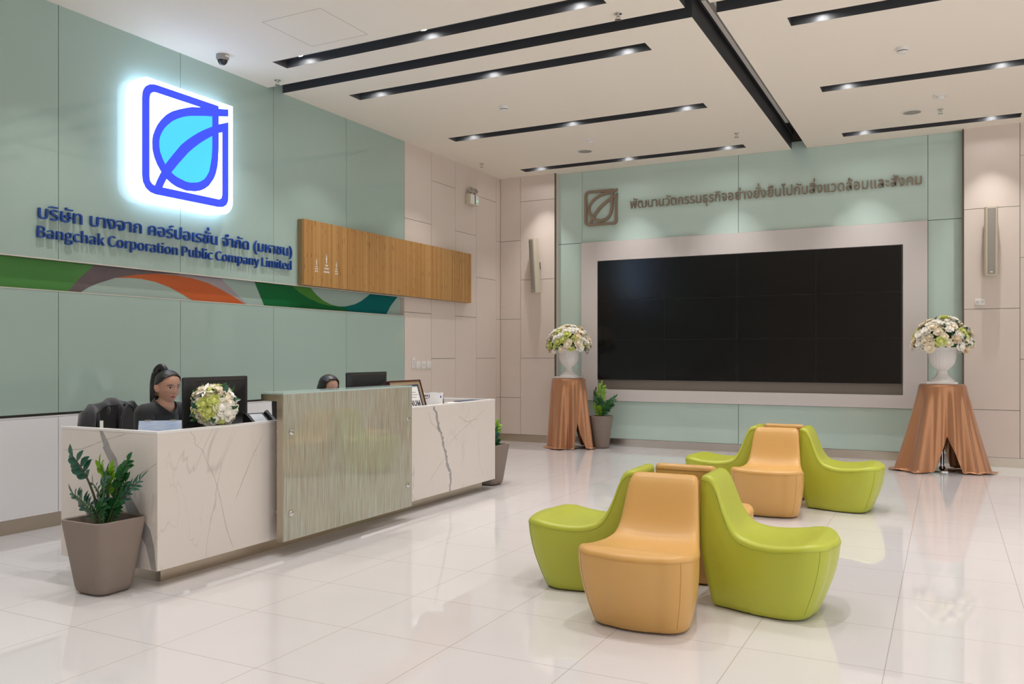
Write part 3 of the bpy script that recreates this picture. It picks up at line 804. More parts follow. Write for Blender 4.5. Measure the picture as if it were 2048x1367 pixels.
# ------------------------------------------------------------------ reception desk
DC = Vector((-4.98, 6.04, 0))
desk = thing('reception_desk', 'long white marble reception desk with a raised thread-glass panel in front', 'desk', DC)
def objw(name, bm, mat, parent, smooth=0):
    bmesh.ops.translate(bm, vec=-parent.location, verts=bm.verts)
    return obj(name, bm, mat, parent, smooth)
def ribbon(bm, A, C, fn, mi=1):
    for i in range(len(A) - 1):
        poly(bm, [fn(*A[i]), fn(*A[i + 1]), fn(*C[i + 1]), fn(*C[i])], mi)
def vein(bm, P, w, fn, mi=1):
    n = len(P); A, C = [], []
    random.seed(int(P[0][0] * 1000))
    Q = []
    for (a, b_), (c, d) in zip(P, P[1:]):
        for k in range(4):
            t_ = k / 4; Q.append((a + (c - a) * t_ + random.uniform(-0.28, 0.28) * w, b_ + (d - b_) * t_))
    Q.append(P[-1])
    for i, p in enumerate(Q):
        q0, q1 = Q[max(i - 1, 0)], Q[min(i + 1, len(Q) - 1)]
        dx, dy = q1[0] - q0[0], q1[1] - q0[1]; L = math.hypot(dx, dy) or 1
        ww = w * (0.45 + 0.75 * random.random()) * (0.35 if i in (0, len(Q) - 1) and w < 0.01 else 1) / 2
        A.append((p[0] - dy / L * ww, p[1] + dx / L * ww)); C.append((p[0] + dy / L * ww, p[1] - dx / L * ww))
    ribbon(bm, A, C, fn, mi)
fX2 = lambda a, b_: (-4.4998, a, b_)
fY2 = lambda a, b_: (a, 3.7618, b_)
fX = lambda a, b_: (-4.4996, a, b_)
fY = lambda a, b_: (a, 3.7616, b_)
bm = B(); box(bm, -4.55, -4.50, 3.762, 8.315, 0.110, 0.990)
vein(bm, [(7.042, 0.99), (7.092, 0.907), (7.13, 0.783), (7.181, 0.711), (7.219, 0.613), (7.271, 0.485), (7.297, 0.399), (7.349, 0.311), (7.362, 0.212), (7.344, 0.112)], 0.042, fX)
for P in ([(6.932, 0.957), (6.993, 0.833), (7.142, 0.742)], [(7.271, 0.567), (7.537, 0.696), (7.819, 0.803), (8.087, 0.904)], [(7.937, 0.692), (7.937, 0.487), (7.967, 0.308), (8.057, 0.179)],
          [(6.945, 0.241), (7.092, 0.356), (7.245, 0.46)], [(7.524, 0.866), (7.676, 0.792), (7.937, 0.81)], [(4.022, 0.99), (4.06, 0.949), (4.072, 0.894), (4.129, 0.854), (4.167, 0.77), (4.24, 0.644), (4.296, 0.467), (4.352, 0.258), (4.408, 0.132)],
          [(4.69, 0.89), (4.605, 0.774), (4.506, 0.609), (4.43, 0.47)]):
    vein(bm, P, 0.006, fX2, 2)
thinv = pm('thin_marble_vein', 'bdb6ae', 0.25)
objw('marble_front', bm, [M['marble'], M['marble_vein'], thinv], desk)
bm = B(); box(bm, -5.46, -4.551, 3.762, 3.812, 0.110, 0.990)
bl = [(-5.061, 0.99), (-5.037, 0.931), (-5.019, 0.893), (-5.027, 0.878), (-4.975, 0.807), (-4.917, 0.742), (-4.888, 0.667), (-4.845, 0.592), (-4.788, 0.471), (-4.676, 0.357), (-4.607, 0.259), (-4.556, 0.112)]
br = [(-5.027, 0.99), (-4.983, 0.934), (-4.961, 0.901), (-4.954, 0.882), (-4.888, 0.812), (-4.867, 0.746), (-4.831, 0.671), (-4.774, 0.598), (-4.676, 0.481), (-4.566, 0.368), (-4.532, 0.267), (-4.511, 0.112)]
ribbon(bm, bl, br, fY)
vein(bm, [(-5.438, 0.842), (-5.244, 0.857), (-5.123, 0.893), (-5.019, 0.927), (-4.788, 0.981)], 0.006, fY2, 2)
vein(bm, [(-4.704, 0.698), (-4.607, 0.752), (-4.501, 0.806)], 0.008, fY2, 2)
objw('marble_end', bm, [M['marble'], M['marble_vein'], thinv], desk)
bm = B(); box(bm, -5.46, -4.551, 8.265, 8.315, 0.110, 0.990); objw('marble_end', bm, M['marble'], desk)
bm = B(); box(bm, -4.553, -4.498, 3.760, 8.317, 0.990, 1.004); box(bm, -5.46, -4.553, 3.760, 3.815, 0.990, 1.004); box(bm, -5.46, -4.553, 8.262, 8.317, 0.990, 1.004)
objw('top_edge', bm, M['corian'], desk)
bm = B(); box(bm, -4.68, -4.62, 3.886, 8.23, 0, 0.109); box(bm, -5.40, -4.68, 3.886, 3.92, 0, 0.109); box(bm, -5.40, -4.68, 8.196, 8.23, 0, 0.109)
objw('plinth', bm, M['steel_warm'], desk)
bm = B(); box(bm, -5.05, -4.551, 3.813, 8.264, 0.715, 0.74); objw('work_surface', bm, M['white_lam'], desk)
bm = B(); box(bm, -4.80, -4.551, 3.813, 8.264, 0.912, 0.93); objw('inner_ledge', bm, M['trim_dark'], desk)
bm = B(); box(bm, -4.80, -4.78, 3.813, 8.264, 0.74, 0.912); objw('ledge_riser', bm, M['white_lam'], desk)
# raised glass panel: steel channel bent over the top, thread glass in front and on top
PY0, PY1 = 4.757, 6.437
bm = B()
prism(bm, [(-4.35 - 0.012, 0.112), (-4.35 - 0.012, 1.205), (-4.572, 1.205), (-4.572, 1.155), (-4.417, 1.155), (-4.417, 0.112)], lambda a, b_, d: (a, d, b_), PY0, PY1)
objw('steel_channel', bm, M['steel_warm'], desk)
bm = B(); box(bm, -4.362, -4.35, PY0, PY1, 0.118, 1.206); objw('thread_glass', bm, M['thread'], desk)
bm = B(); box(bm, -4.575, -4.349, PY0 - 0.002, PY1 + 0.002, 1.206, 1.220); objw('glass_top', bm, M['clear_edge'], desk)
for y, z in ((4.831, 0.923), (6.364, 0.918), (4.828, 0.317), (6.358, 0.319)):
    bm = B(); lathe(bm, [(0.024, 0), (0.024, 0.012), (0.019, 0.018), (0.008, 0.020)], 24)
    bmesh.ops.rotate(bm, cent=(0, 0, 0), matrix=Matrix.Rotation(PI / 2, 3, 'Y'), verts=bm.verts); bmesh.ops.translate(bm, vec=(-4.35, y, z), verts=bm.verts)
    objw('glass_bolt', bm, M['chrome'], desk, 40)
    bm = B(); cyl(bm, (-4.50, y, z), (-4.417, y, z), 0.018, 16); objw('standoff', bm, M['steel'], desk, 40)

# ------------------------------------------------------------------ planters and plants
def planter_sq(lab, loc, rot=0.0):
    t = thing('planter', lab, 'planter', loc, rot)
    bm = B(); rings = []
    prof = [(0.09, 0.0, 0.05), (0.118, 0.004, 0.06), (0.138, 0.02, 0.07), (0.146, 0.05, 0.07), (0.198, 0.455, 0.06), (0.197, 0.465, 0.06), (0.188, 0.468, 0.056), (0.178, 0.462, 0.05), (0.172, 0.40, 0.05)]
    for h, z, r in prof: rings.append([bm.verts.new((a, b_, z)) for a, b_ in rrect(-h, h, -h * 0.93, h * 0.93, r, 6)])
    for a, b_ in zip(rings, rings[1:]):
        n = len(a)
        for i in range(n): bm.faces.new((a[i], a[(i + 1) % n], b_[(i + 1) % n], b_[i]))
    bm.faces.new(list(reversed(rings[0])))
    obj('pot', bm, M['planter'], t, 50)
    bm = B(); poly(bm, [(a, b_, 0.405) for a, b_ in rrect(-0.175, 0.175, -0.163, 0.163, 0.05, 6)]); o = obj('soil', bm, M['soil'], t, 0)
    return t
def planter_rd(lab, loc):
    t = thing('planter', lab, 'planter', loc)
    bm = B(); lathe(bm, [(0.105, 0.0), (0.122, 0.01), (0.128, 0.03), (0.188, 0.50), (0.190, 0.518), (0.182, 0.522), (0.172, 0.515), (0.168, 0.46)], 40, cap=False)
    bm.faces.new([v for v in bm.verts[:40]][::-1]) if False else None
    obj('pot', bm, M['planter'], t, 50)
    bm = B(); lathe(bm, [(0.10, 0.004), (0.12, 0.004)], 40) if False else lathe(bm, [(0.170, 0.455), (0.170, 0.47)], 40); obj('soil', bm, M['soil'], t, 0)
    return t

def leaflet(bm, p, d, nrm, L, W, mi=0):
    d = Vector(d).normalized(); s = d.cross(Vector(nrm)).normalized(); n = s.cross(d).normalized()
    rows = []
    for k, (u, w) in enumerate(((0.0, 0.08), (0.2, 0.62), (0.45, 1.0), (0.72, 0.78), (0.92, 0.3), (1.0, 0.0))):
        c = Vector(p) + d * (L * u) - n * (0.18 * L * u * u)
        hw = W / 2 * w
        if w == 0: rows.append([bm.verts.new(c)])
        else: rows.append([bm.verts.new(c - s * hw + n * hw * 0.25), bm.verts.new(c), bm.verts.new(c + s * hw + n * hw * 0.25)])
    for a, b_ in zip(rows, rows[1:]):
        if len(b_) == 1:
            for i in (0, 1): f = bm.faces.new((a[i], a[i + 1], b_[0])); f.material_index = mi
        else:
            for i in (0, 1): f = bm.faces.new((a[i], a[i + 1], b_[i + 1], b_[i])); f.material_index = mi
def zz_stem(parent, base, tip, mat, smat, n=9, L=0.085, W=0.032, bend=0.15, spread=0.9, start=0.3, rnd=None):
    base, tip = Vector(base), Vector(tip)
    ax = tip - base; H = ax.length
    out = Vector((ax.x, ax.y, 0)); out = out.normalized() if out.length > 0.01 else Vector((1, 0, 0))
    P = lambda u: base + ax * u + out * (bend * H * (u * u - u)) + Vector((0, 0, 0.08 * H * math.sin(PI * u)))
    bm = B(); pts = [P(i / 10) for i in range(11)]
    tube(bm, pts, [0.009 * (1 - 0.75 * i / 10) + 0.001 for i in range(11)], 7, 1)
    side = ax.cross(Vector((0.45, -0.89, 0.1))).normalized().cross(ax).normalized().cross(ax).normalized()
    side = ax.normalized().cross(Vector((rnd.uniform(-0.5, 0.2), -1, 0.1))).normalized()
    up = side.cross(ax).normalized()
    for i in range(n):
        u = start + (1 - start) * i / (n - 1)
        tdir = (P(min(1, u + 0.02)) - P(u - 0.02)).normalized()
        sc = 0.75 + 0.5 * math.sin(PI * min(1, (i + 1) / n))
        for s in (-1, 1):
            if i == n - 1 and s == 1: continue
            d = tdir * (0.55 + rnd.uniform(-0.1, 0.15)) + side * s * spread + up * rnd.uniform(-0.25, 0.25)
            leaflet(bm, P(u), d, up + Vector((0, 0, 0.5)), L * sc * rnd.uniform(0.85, 1.1), W * sc, 0)
    leaflet(bm, P(1.0), ax, up, L, W, 0)
    return obj('stem', bm, [mat, smat], parent, 60, False)

rnd = random.Random(5)
pf = (-4.765, 3.575, 0)
planter_sq('taupe square tapered planter at the near end of the marble desk', pf, 0.0)
pl = thing('potted_plant', 'leafy green potted plant in the planter at the near end of the desk', 'plant', (pf[0], pf[1], 0.40))
S = [((-0.02, 0.0, 0), (-0.175, -0.09, 0.452), 'leaf_blue', 'stem_dark', dict(n=5, L=0.085, W=0.046, start=0.62)),
     ((0.0, 0.03, 0), (-0.035, 0.0, 0.40), 'leaf_lime', 'stem', dict(n=9, L=0.072, W=0.036, start=0.45, spread=0.42)),
     ((0.01, 0.03, 0), (0.005, 0.05, 0.36), 'leaf_lime', 'stem', dict(n=7, L=0.07, W=0.036, start=0.5, spread=0.4)),
     ((0.02, -0.02, 0), (0.04, -0.01, 0.34), 'leaf_blue', 'stem', dict(n=8, L=0.088, W=0.028)),
     ((0.04, 0.02, 0), (0.135, 0.07, 0.42), 'leaf', 'stem_dark', dict(n=9, L=0.066, W=0.044, start=0.42, spread=0.4)),
     ((0.05, -0.01, 0), (0.205, 0.10, 0.30), 'leaf_blue', 'stem_dark', dict(n=8, L=0.085, W=0.022, start=0.4, spread=0.7)),
     ((-0.03, -0.02, 0), (-0.17, -0.09, 0.215), 'leaf_blue', 'stem', dict(n=11, L=0.075, W=0.022, start=0.25)),
     ((0.01, 0.05, 0), (0.05, 0.12, 0.28), 'leaf', 'stem', dict(n=9, L=0.07)),
     ((0.0, -0.03, 0), (0.05, -0.05, 0.17), 'leaf', 'stem', dict(n=7, L=0.065, W=0.026)),
     ((-0.02, 0.0, 0), (-0.03, -0.07, 0.15), 'leaf', 'stem', dict(n=8, L=0.06, W=0.022, start=0.15)),
     ((0.03, 0.0, 0), (0.11, 0.02, 0.19), 'leaf', 'stem', dict(n=9, L=0.065, W=0.024, start=0.2)),
     ((0.0, 0.02, 0), (-0.07, -0.02, 0.27), 'leaf_blue', 'stem', dict(n=9, L=0.07, W=0.024, start=0.2)),
     ((-0.04, 0.03, 0), (-0.09, 0.03, 0.16), 'leaf_blue', 'stem', dict(n=8, L=0.07, W=0.024))]
for a, b_, m1, m2, kw in S: zz_stem(pl, a, b_, M[m1], M[m2], rnd=rnd, **kw)

pf2 = (-4.725, 8.575, 0)
planter_sq('taupe square tapered planter tucked behind the far end of the marble desk', pf2, 0.0)
pl = thing('potted_plant', 'potted plant peeking out from behind the far end of the desk', 'plant', (pf2[0], pf2[1], 0.40))
for a, b_, m1 in (((0, 0, 0), (0.03, -0.02, 0.42), 'leaf'), ((0.02, 0.02, 0), (0.10, 0.04, 0.30), 'leaf_lime'), ((0.02, -0.02, 0), (0.12, -0.05, 0.22), 'leaf_blue'), ((-0.03, 0, 0), (-0.12, 0.03, 0.38), 'leaf'), ((-0.02, -0.03, 0), (-0.05, -0.12, 0.30), 'leaf_blue'), ((0.03, 0.0, 0), (0.10, 0.0, 0.14), 'leaf')):
    zz_stem(pl, a, b_, M[m1], M['stem'], n=9, L=0.075, W=0.03, rnd=rnd, start=0.25)

pf3 = (-4.945, 12.73, 0)
planter_rd('round taupe planter on the floor beside the narrow copper tablecloth', pf3)
pl = thing('potted_plant', 'potted plant with feathery green stems beside the narrow copper tablecloth', 'plant', (pf3[0], pf3[1], 0.465))
for a, b_, m1 in (((0, 0, 0), (0.02, -0.02, 0.55), 'leaf_lime'), ((0.02, 0, 0), (0.23, 0.0, 0.34), 'leaf'), ((-0.02, -0.02, 0), (-0.06, -0.06, 0.34), 'leaf'), ((-0.03, 0, 0), (-0.11, 0.06, 0.44), 'leaf'), ((0.01, -0.04, 0), (0.08, -0.1, 0.22), 'leaf'), ((-0.02, 0.03, 0), (-0.06, 0.1, 0.3), 'leaf'), ((0.0, -0.03, 0), (-0.05, -0.1, 0.2), 'leaf_lime'), ((0.02, 0.02, 0), (0.13, 0.08, 0.28), 'leaf')):
    zz_stem(pl, a, b_, M[m1], M['stem'], n=11, L=0.085, W=0.03, rnd=rnd, start=0.22)

# ------------------------------------------------------------------ flowers
def rose_bm(seed):
    rr = random.Random(seed); bm = B()
    lathe(bm, [(0.006, -0.012), (0.022, -0.006), (0.026, 0.006), (0.02, 0.022), (0.008, 0.027)], 10)
    for ring, (n, r0, tilt, L, W) in enumerate(((4, 0.010, 8, 0.034, 0.034), (5, 0.016, 24, 0.036, 0.040), (6, 0.020, 46, 0.038, 0.044), (6, 0.022, 70, 0.038, 0.046))):
        for k in range(n):
            a = 2 * PI * (k + 0.5 * (ring % 2)) / n + rr.uniform(-0.2, 0.2)
            tl = R(tilt + rr.uniform(-6, 8)); ca, sa = math.cos(a), math.sin(a)
            V_ = []
            for i in range(4):
                u = i / 3
                row = []
                for j in range(-2, 3):
                    w = W / 2 * (0.45 + 0.75 * math.sin(PI * (0.15 + 0.6 * u))) * j / 2
                    rad = r0 * (0.5 + 0.5 * (1 - ring / 4)) + L * u * math.sin(tl) + 0.006 * u * u + 0.004 * (1 - (j / 2) ** 2)
                    z = -0.004 + L * u * math.cos(tl) - 0.005 * u * u * ring * 0.4 - 0.004 * (j / 2) ** 2 * u
                    th = w / max(0.012, rad + 0.006)
                    row.append(bm.verts.new(((rad) * math.cos(a + th), (rad) * math.sin(a + th), z)))
                V_.append(row)
            for i in range(3):
                for j in range(4): bm.faces.new((V_[i][j], V_[i][j + 1], V_[i + 1][j + 1], V_[i + 1][j]))
    return bm
ROSE = {}
for i, k in enumerate(('rose_w', 'rose_c', 'rose_p', 'rose_g')):
    o = obj('rose', rose_bm(i), M[k], None, 180, False); ROSE[k] = o.data; bpy.data.objects.remove(o)
def place_rose(parent, p, d, s, k, rr):
    o = bpy.data.objects.new('rose', ROSE[k]); COL.objects.link(o); o.parent = parent
    q = Vector((0, 0, 1)).rotation_difference(Vector(d).normalized())
    o.matrix_local = Matrix.LocRotScale(Vector(p), q @ Euler((0, 0, rr.uniform(0, 6.28))).to_quaternion(), (s, s, s))
    return o
def bouquet(t, rx, rz, zc, n, zmin, s0, seed, kinds, leaves=90, holed=0.0):
    rr = random.Random(seed); bm = B()
    ga = PI * (3 - math.sqrt(5)); cnt = 0; N = int(n / (0.5 * (1 - zmin)))
    for i in range(N):
        z = 1 - 2 * (i + 0.5) / N
        if z < zmin: break
        r = math.sqrt(1 - z * z); a = ga * i
        d = Vector((r * math.cos(a), r * math.sin(a), z)) + Vector((rr.uniform(-1, 1), rr.uniform(-1, 1), rr.uniform(-1, 1))) * 0.09
        d.normalize(); j = rr.uniform(0.9, 1.03)
        p = Vector((d.x * rx * j, d.y * rx * j, zc + d.z * rz * j))
        nd = Vector((d.x / rx, d.y / rx, d.z / rz)).normalized()
        place_rose(t, p, nd + Vector((0, 0, 0.1)), s0 * rr.uniform(0.78, 1.2), rr.choice(kinds), rr)
    lathe(bm, [(rx * 0.3 * 0 + 0.02, zc + rz * max(zmin, -0.9) * 0.8)] + [(rx * 0.80 * math.sqrt(max(0.0, 1 - zz * zz)), zc + rz * 0.80 * zz) for zz in [max(zmin, -0.95) + (0.98 - max(zmin, -0.95)) * q / 8 for q in range(9)]], 20)
    for i in range(leaves):
        z = rr.uniform(zmin, 0.97); a = rr.uniform(0, 2 * PI); r = math.sqrt(1 - z * z)
        d = Vector((r * math.cos(a), r * math.sin(a), z)); p = Vector((d.x * rx * 0.9, d.y * rx * 0.9, zc + d.z * rz * 0.9))
        tdir = d + Vector((rr.uniform(-1, 1), rr.uniform(-1, 1), rr.uniform(-0.6, 0.8))) * 0.8
        L = rr.uniform(0.05, 0.09)
        leaflet(bm, p, tdir, d, L, L * 0.5, 0 if rr.random() < 0.65 else 1)
    o = obj('foliage', bm, [M['leaf'], M['leaf_blue']], t, 60, False); o['kind'] = 'stuff'
    return t

def draped_table(loc, rot, lab_t, lab_c, gaps, flare, rd):
    H = 1.115
    t = thing('cocktail_table', lab_t, 'table', loc)
    bm = B(); lathe(bm, [(0.25, H - 0.025), (0.255, H - 0.012), (0.25, H)], 40); obj('tabletop', bm, M['white_pl'], t)
    bm = B(); cyl(bm, (0, 0, 0.02), (0, 0, H - 0.02), 0.022, 16); obj('pole', bm, M['chrome'], t, 40)
    bm = B(); lathe(bm, [(0.17, 0), (0.17, 0.012), (0.04, 0.03), (0.03, 0.06)], 32); obj('base', bm, M['chrome'], t, 40)
    # cloth falling to the floor, its hem drawn up in an inverted V on two sides
    n, m = 288, 48; Rt = 0.262
    bm = B(); rings = []
    def ad(a, c): return abs((a - c + PI) % (2 * PI) - PI)
    fl = [rd.uniform(0, 6.28) for _ in range(4)]
    for j in range(m + 1):
        ring = []
        for i in range(n):
            a = 2 * PI * i / n
            if j <= 6: rr_ = Rt * j / 6; ring.append((rr_ * math.cos(a), rr_ * math.sin(a), H + 0.004)); continue
            u = (j - 6) / (m - 6)
            hem = -0.05
            for (gd, gw, gh) in gaps: hem = max(hem, gh * (1 - (ad(a, R(gd)) / R(gw)) ** 1.1) if ad(a, R(gd)) < R(gw) else -0.05)
            z = H + 0.004 - (H - hem) * u
            hh = (H - z) / H
            fold = 0.55 * math.sin(7 * a + fl[0] + 0.6 * math.sin(2 * a + fl[3])) + 0.34 * math.sin(12 * a + fl[1]) + 0.2 * math.sin(21 * a + fl[2] + hh)
            fl_ = flare(math.degrees(a) % 360)
            rr_ = Rt + 0.012 + fl_ * hh ** 1.15 + (0.012 + 0.058 * hh ** 0.9) * fold * min(1, u * 5)
            if z < 0.012:
                ex = 0.012 - z; z = 0.010 + 0.012 * (0.5 + 0.5 * math.sin(a * 17 + ex * 40)); rr_ += ex * 0.9
            ring.append((rr_ * math.cos(a), rr_ * math.sin(a), z))
        rings.append([bm.verts.new(q) for q in ring])
    for a_, b_ in zip(rings, rings[1:]):
        for i in range(n):
            try: bm.faces.new((a_[i], a_[(i + 1) % n], b_[(i + 1) % n], b_[i]))
            except ValueError: pass
    bmesh.ops.remove_doubles(bm, verts=bm.verts, dist=0.0004)
    o = obj('tablecloth', bm, M['satin'], None, 180)
    o.location = loc; o.rotation_euler = (0, 0, rot); tagp(o, lab_c, 'tablecloth')
    add_solid(o, 0.003, 1)
    return t
def urn(loc, lab):
    t = thing('urn_vase', lab, 'vase', loc)
    bm = B(); box(bm, -0.18, 0.18, -0.18, 0.18, 0, 0.03, 0, 0.006); obj('plinth', bm, M['urn'], t)
    prof = [(0.155, 0.03), (0.15, 0.045), (0.11, 0.075), (0.072, 0.115), (0.06, 0.155), (0.065, 0.18), (0.085, 0.188), (0.09, 0.20), (0.125, 0.235), (0.15, 0.28), (0.163, 0.34), (0.168, 0.42), (0.172, 0.46), (0.19, 0.468), (0.195, 0.485), (0.185, 0.50), (0.165, 0.495)]
    bm = B(); lathe(bm, prof, 96, rfun=lambda r, a, k: r * (1 - 0.045 * (0.5 + 0.5 * math.cos(24 * a)) ** 2) if 8 <= k <= 11 else r)
    obj('bowl', bm, M['urn'], t, 60)
    return t
TL, TR = (-5.42, 12.52, 0), (-0.045, 12.26, 0)
draped_table(TL, 0.0, 'round cocktail table under the copper cloth beside the round floor planter', 'narrow copper satin cloth draped over the table beside the round floor planter', [(-38, 16, 0.42), (100, 30, 0.4)],
             lambda d: interp([(0, 0.10), (40, 0.06), (200, 0.05), (262, 0.07), (300, 0.03), (322, 0.02), (340, 0.14), (360, 0.10)], d), random.Random(4))
draped_table(TR, 0.0, 'round cocktail table under copper cloth, its pole showing through the cloth gap', 'wide flaring copper satin cloth over the table below the wall outlet', [(-78, 26, 0.46), (100, 30, 0.4)],
             lambda d: interp([(0, 0.22), (60, 0.05), (150, 0.06), (195, 0.30), (225, 0.26), (255, 0.10), (290, 0.03), (310, 0.10), (340, 0.26), (360, 0.22)], d), random.Random(9))
ZT = 1.1225
urn((TL[0], TL[1], ZT), 'white fluted urn on the draped table beside the round floor planter')
urn((TR[0], TR[1], ZT), 'white fluted urn on the wide flaring copper tablecloth')
kinds = ['rose_w'] * 5 + ['rose_c'] * 4 + ['rose_p'] + ['rose_g'] * 2
for q, (lc, sd, side) in enumerate(((TL, 3, 'left'), (TR, 11, 'right'))):
    t = thing('rose_bouquet', 'domed bouquet of cream and lime roses in the urn ' + ('above the round floor planter' if side == 'left' else 'on the wide flaring copper tablecloth'), 'bouquet', (lc[0], lc[1], ZT + 0.49))
    bouquet(t, 0.345, 0.335, 0.02, 98, -0.14, 1.12, sd, kinds, 130)

# ------------------------------------------------------------------ things on the desk
def monitor(loc, lab, w=0.61):
    t = thing('monitor', lab, 'monitor', loc, 0)
    bm = B(); h = 0.37
    rings = []
    for x, iw, ih in ((-0.012, 0, 0), (0.004, 0, 0), (0.022, 0.03, 0.03), (0.034, 0.06, 0.06), (0.05, 0.16, 0.12)):
        rings.append([bm.verts.new((x, a, b_)) for a, b_ in rrect(-w / 2 + iw, w / 2 - iw, 0.225 + ih, 0.595 - ih, 0.012, 4)])
    for a, b_ in zip(rings, rings[1:]):
        n = len(a)
        for i in range(n): bm.faces.new((a[i], a[(i + 1) % n], b_[(i + 1) % n], b_[i]))
    bm.faces.new(rings[0]); bm.faces.new(rings[-1]); obj('housing', bm, M['black'], t, 30)
    bm = B(); box(bm, -0.014, -0.011, -w / 2 + 0.015, w / 2 - 0.015, 0.245, 0.58)
    obj('screen', bm, pm('lit_screen', 'd8dde2', 0.3, emit='cfdbe6', emit_s=0.5), t, 0)
    bm = B(); box(bm, 0.0225, 0.026, -w / 2 + 0.10, w / 2 - 0.05, 0.566, 0.570); obj('vent_slot', bm, M['darker'], t, 0)
    bm = B(); box(bm, 0.02, 0.045, -0.04, 0.04, 0.012, 0.34, 0, 0.004); obj('stand', bm, M['black'], t)
    bm = B(); prism(bm, rrect(-0.08, 0.11, -0.12, 0.12, 0.03), lambda a, b_, d: (a, b_, d), 0.0, 0.012); obj('foot', bm, M['black'], t)
    return t
monitor((-4.915, 4.645, 0.74), 'black monitor seen from behind, partly hidden by the white bouquet on the desk', 0.63)
monitor((-4.915, 6.515, 0.74), 'black monitor seen from behind above the raised glass panel', 0.62)
# keyboards
for y, lab in ((4.50, 'black keyboard in front of the woman with the ponytail'), (6.40, 'black keyboard in front of the woman looking down')):
    t = thing('keyboard', lab, 'keyboard', (-4.99, y, 0.74))
    bm = B(); box(bm, -0.055, 0.055, -0.2, 0.2, 0, 0.014, 0, 0.003); obj('base', bm, M['black'], t)
    bm = B()
    for i in range(4):
        for j in range(14): box(bm, -0.048 + i * 0.025, -0.027 + i * 0.025, -0.19 + j * 0.0272, -0.166 + j * 0.0272, 0.014, 0.018)
    obj('keys', bm, M['ink'], t, 0)

# round bouquet on the desk
fc = (-4.665, 4.395, 0.93)
t = thing('flower_pot', 'small white pot under the round bouquet on the desk ledge', 'pot', fc)
bm = B(); lathe(bm, [(0.04, 0), (0.05, 0.004), (0.058, 0.055), (0.054, 0.055), (0.05, 0.03)], 24); obj('pot', bm, M['white_pl'], t)
t = thing('flower_bouquet', 'round bouquet of white, cream and lime flowers on the desk before the monitor', 'bouquet', (fc[0], fc[1], fc[2] + 0.05))
bouquet(t, 0.135, 0.135, 0.155, 46, -0.8, 1.05, 21, ['rose_w'] * 3 + ['rose_c'] * 4 + ['rose_g'] * 2, 70)
rr = random.Random(8)
for (a, e) in ((-75, -35), (-20, -45), (-60, 50), (-120, -20)):       # lime hydrangea heads
    d = Vector((math.cos(R(a)) * math.cos(R(e)), math.sin(R(a)) * math.cos(R(e)), math.sin(R(e))))
    bm = B()
    for i in range(70):
        v = Vector((rr.gauss(0, 1), rr.gauss(0, 1), rr.gauss(0, 1))).normalized(); p = Vector((0, 0, 0.155)) + d * 0.132 + v * 0.036
        for k in range(4):
            tt = Matrix.Rotation(k * PI / 2, 3, v) @ v.orthogonal().normalized()
            leaflet(bm, p, tt + v * 0.3, v, 0.012, 0.011)
    obj('hydrangea', bm, M['rose_g'], t, 60, False)
bm = B(); d = Vector((math.cos(R(-68)) * 0.7, math.sin(R(-68)) * 0.7, 0.72)).normalized(); d = Vector((0.1, -0.62, 0.72)).normalized()
for k in range(6):
    tt = Matrix.Rotation(k * PI / 3, 3, d) @ d.orthogonal().normalized()
    leaflet(bm, Vector((0, 0, 0.155)) + d * 0.15, tt + d * 0.25, d, 0.075, 0.03)
obj('lily', bm, M['rose_w'], t, 60, False)

def calendar(loc, rot, w, h, lab, front, logo=False):
    t = thing('desk_calendar', lab, 'calendar', loc, rot)
    bm = B(); poly(bm, [(-w / 2, -0.05, 0), (w / 2, -0.05, 0), (w / 2, 0, h), (-w / 2, 0, h)]); o = obj('front_page', bm, front, t, 0); add_solid(o, 0.003)
    bm = B(); poly(bm, [(-w / 2, 0.05, 0), (w / 2, 0.05, 0), (w / 2, 0, h), (-w / 2, 0, h)]); o = obj('back_board', bm, M['ink'] if logo else M['paper'], t, 0); add_solid(o, 0.003)
    for x in (-0.29, 0.30):
        bm = B()
        for k in range(-3, 4): tube(bm, [(x * w + k * 0.006, -0.006, h - 0.006), (x * w + k * 0.006, 0, h + 0.007), (x * w + k * 0.006, 0.006, h - 0.006)], 0.0012, 6)
        obj('wire_binding', bm, M['steel'], t)
    if logo:
        nrm = lambda a, b_, d: (a, -0.05 + 0.05 * b_ / h - 0.002 - d, b_)
        for col, ps in (('leaf', [(-0.40, 0.86), (-0.33, 0.86), (-0.33, 0.78), (-0.40, 0.78)]), ('blue', [(-0.30, 0.86), (-0.235, 0.86), (-0.235, 0.78), (-0.30, 0.78)]), ('lip', [(-0.19, 0.9), (-0.15, 0.86), (-0.16, 0.7), (-0.20, 0.68)]),
                        ('ink', [(-0.40, 0.70), (-0.235, 0.70), (-0.235, 0.67), (-0.40, 0.67)]), ('blue', [(0.36, 0.80), (0.41, 0.84), (0.43, 0.72), (0.37, 0.70)])):
            bm = B(); prism(bm, [(a * w, b_ * h) for a, b_ in ps], nrm, 0, 0.0008); obj('printed_mark', bm, M[col], t, 0)
    return t
calendar((-4.655, 7.27, 0.93), R(22), 0.212, 0.187, 'white desk calendar standing right of the framed certificate', M['paper'], True)
calendar((-4.69, 3.945, 0.93), R(40), 0.27, 0.128, 'low desk calendar with a blue sky picture in front of the woman', M['sky_print'])

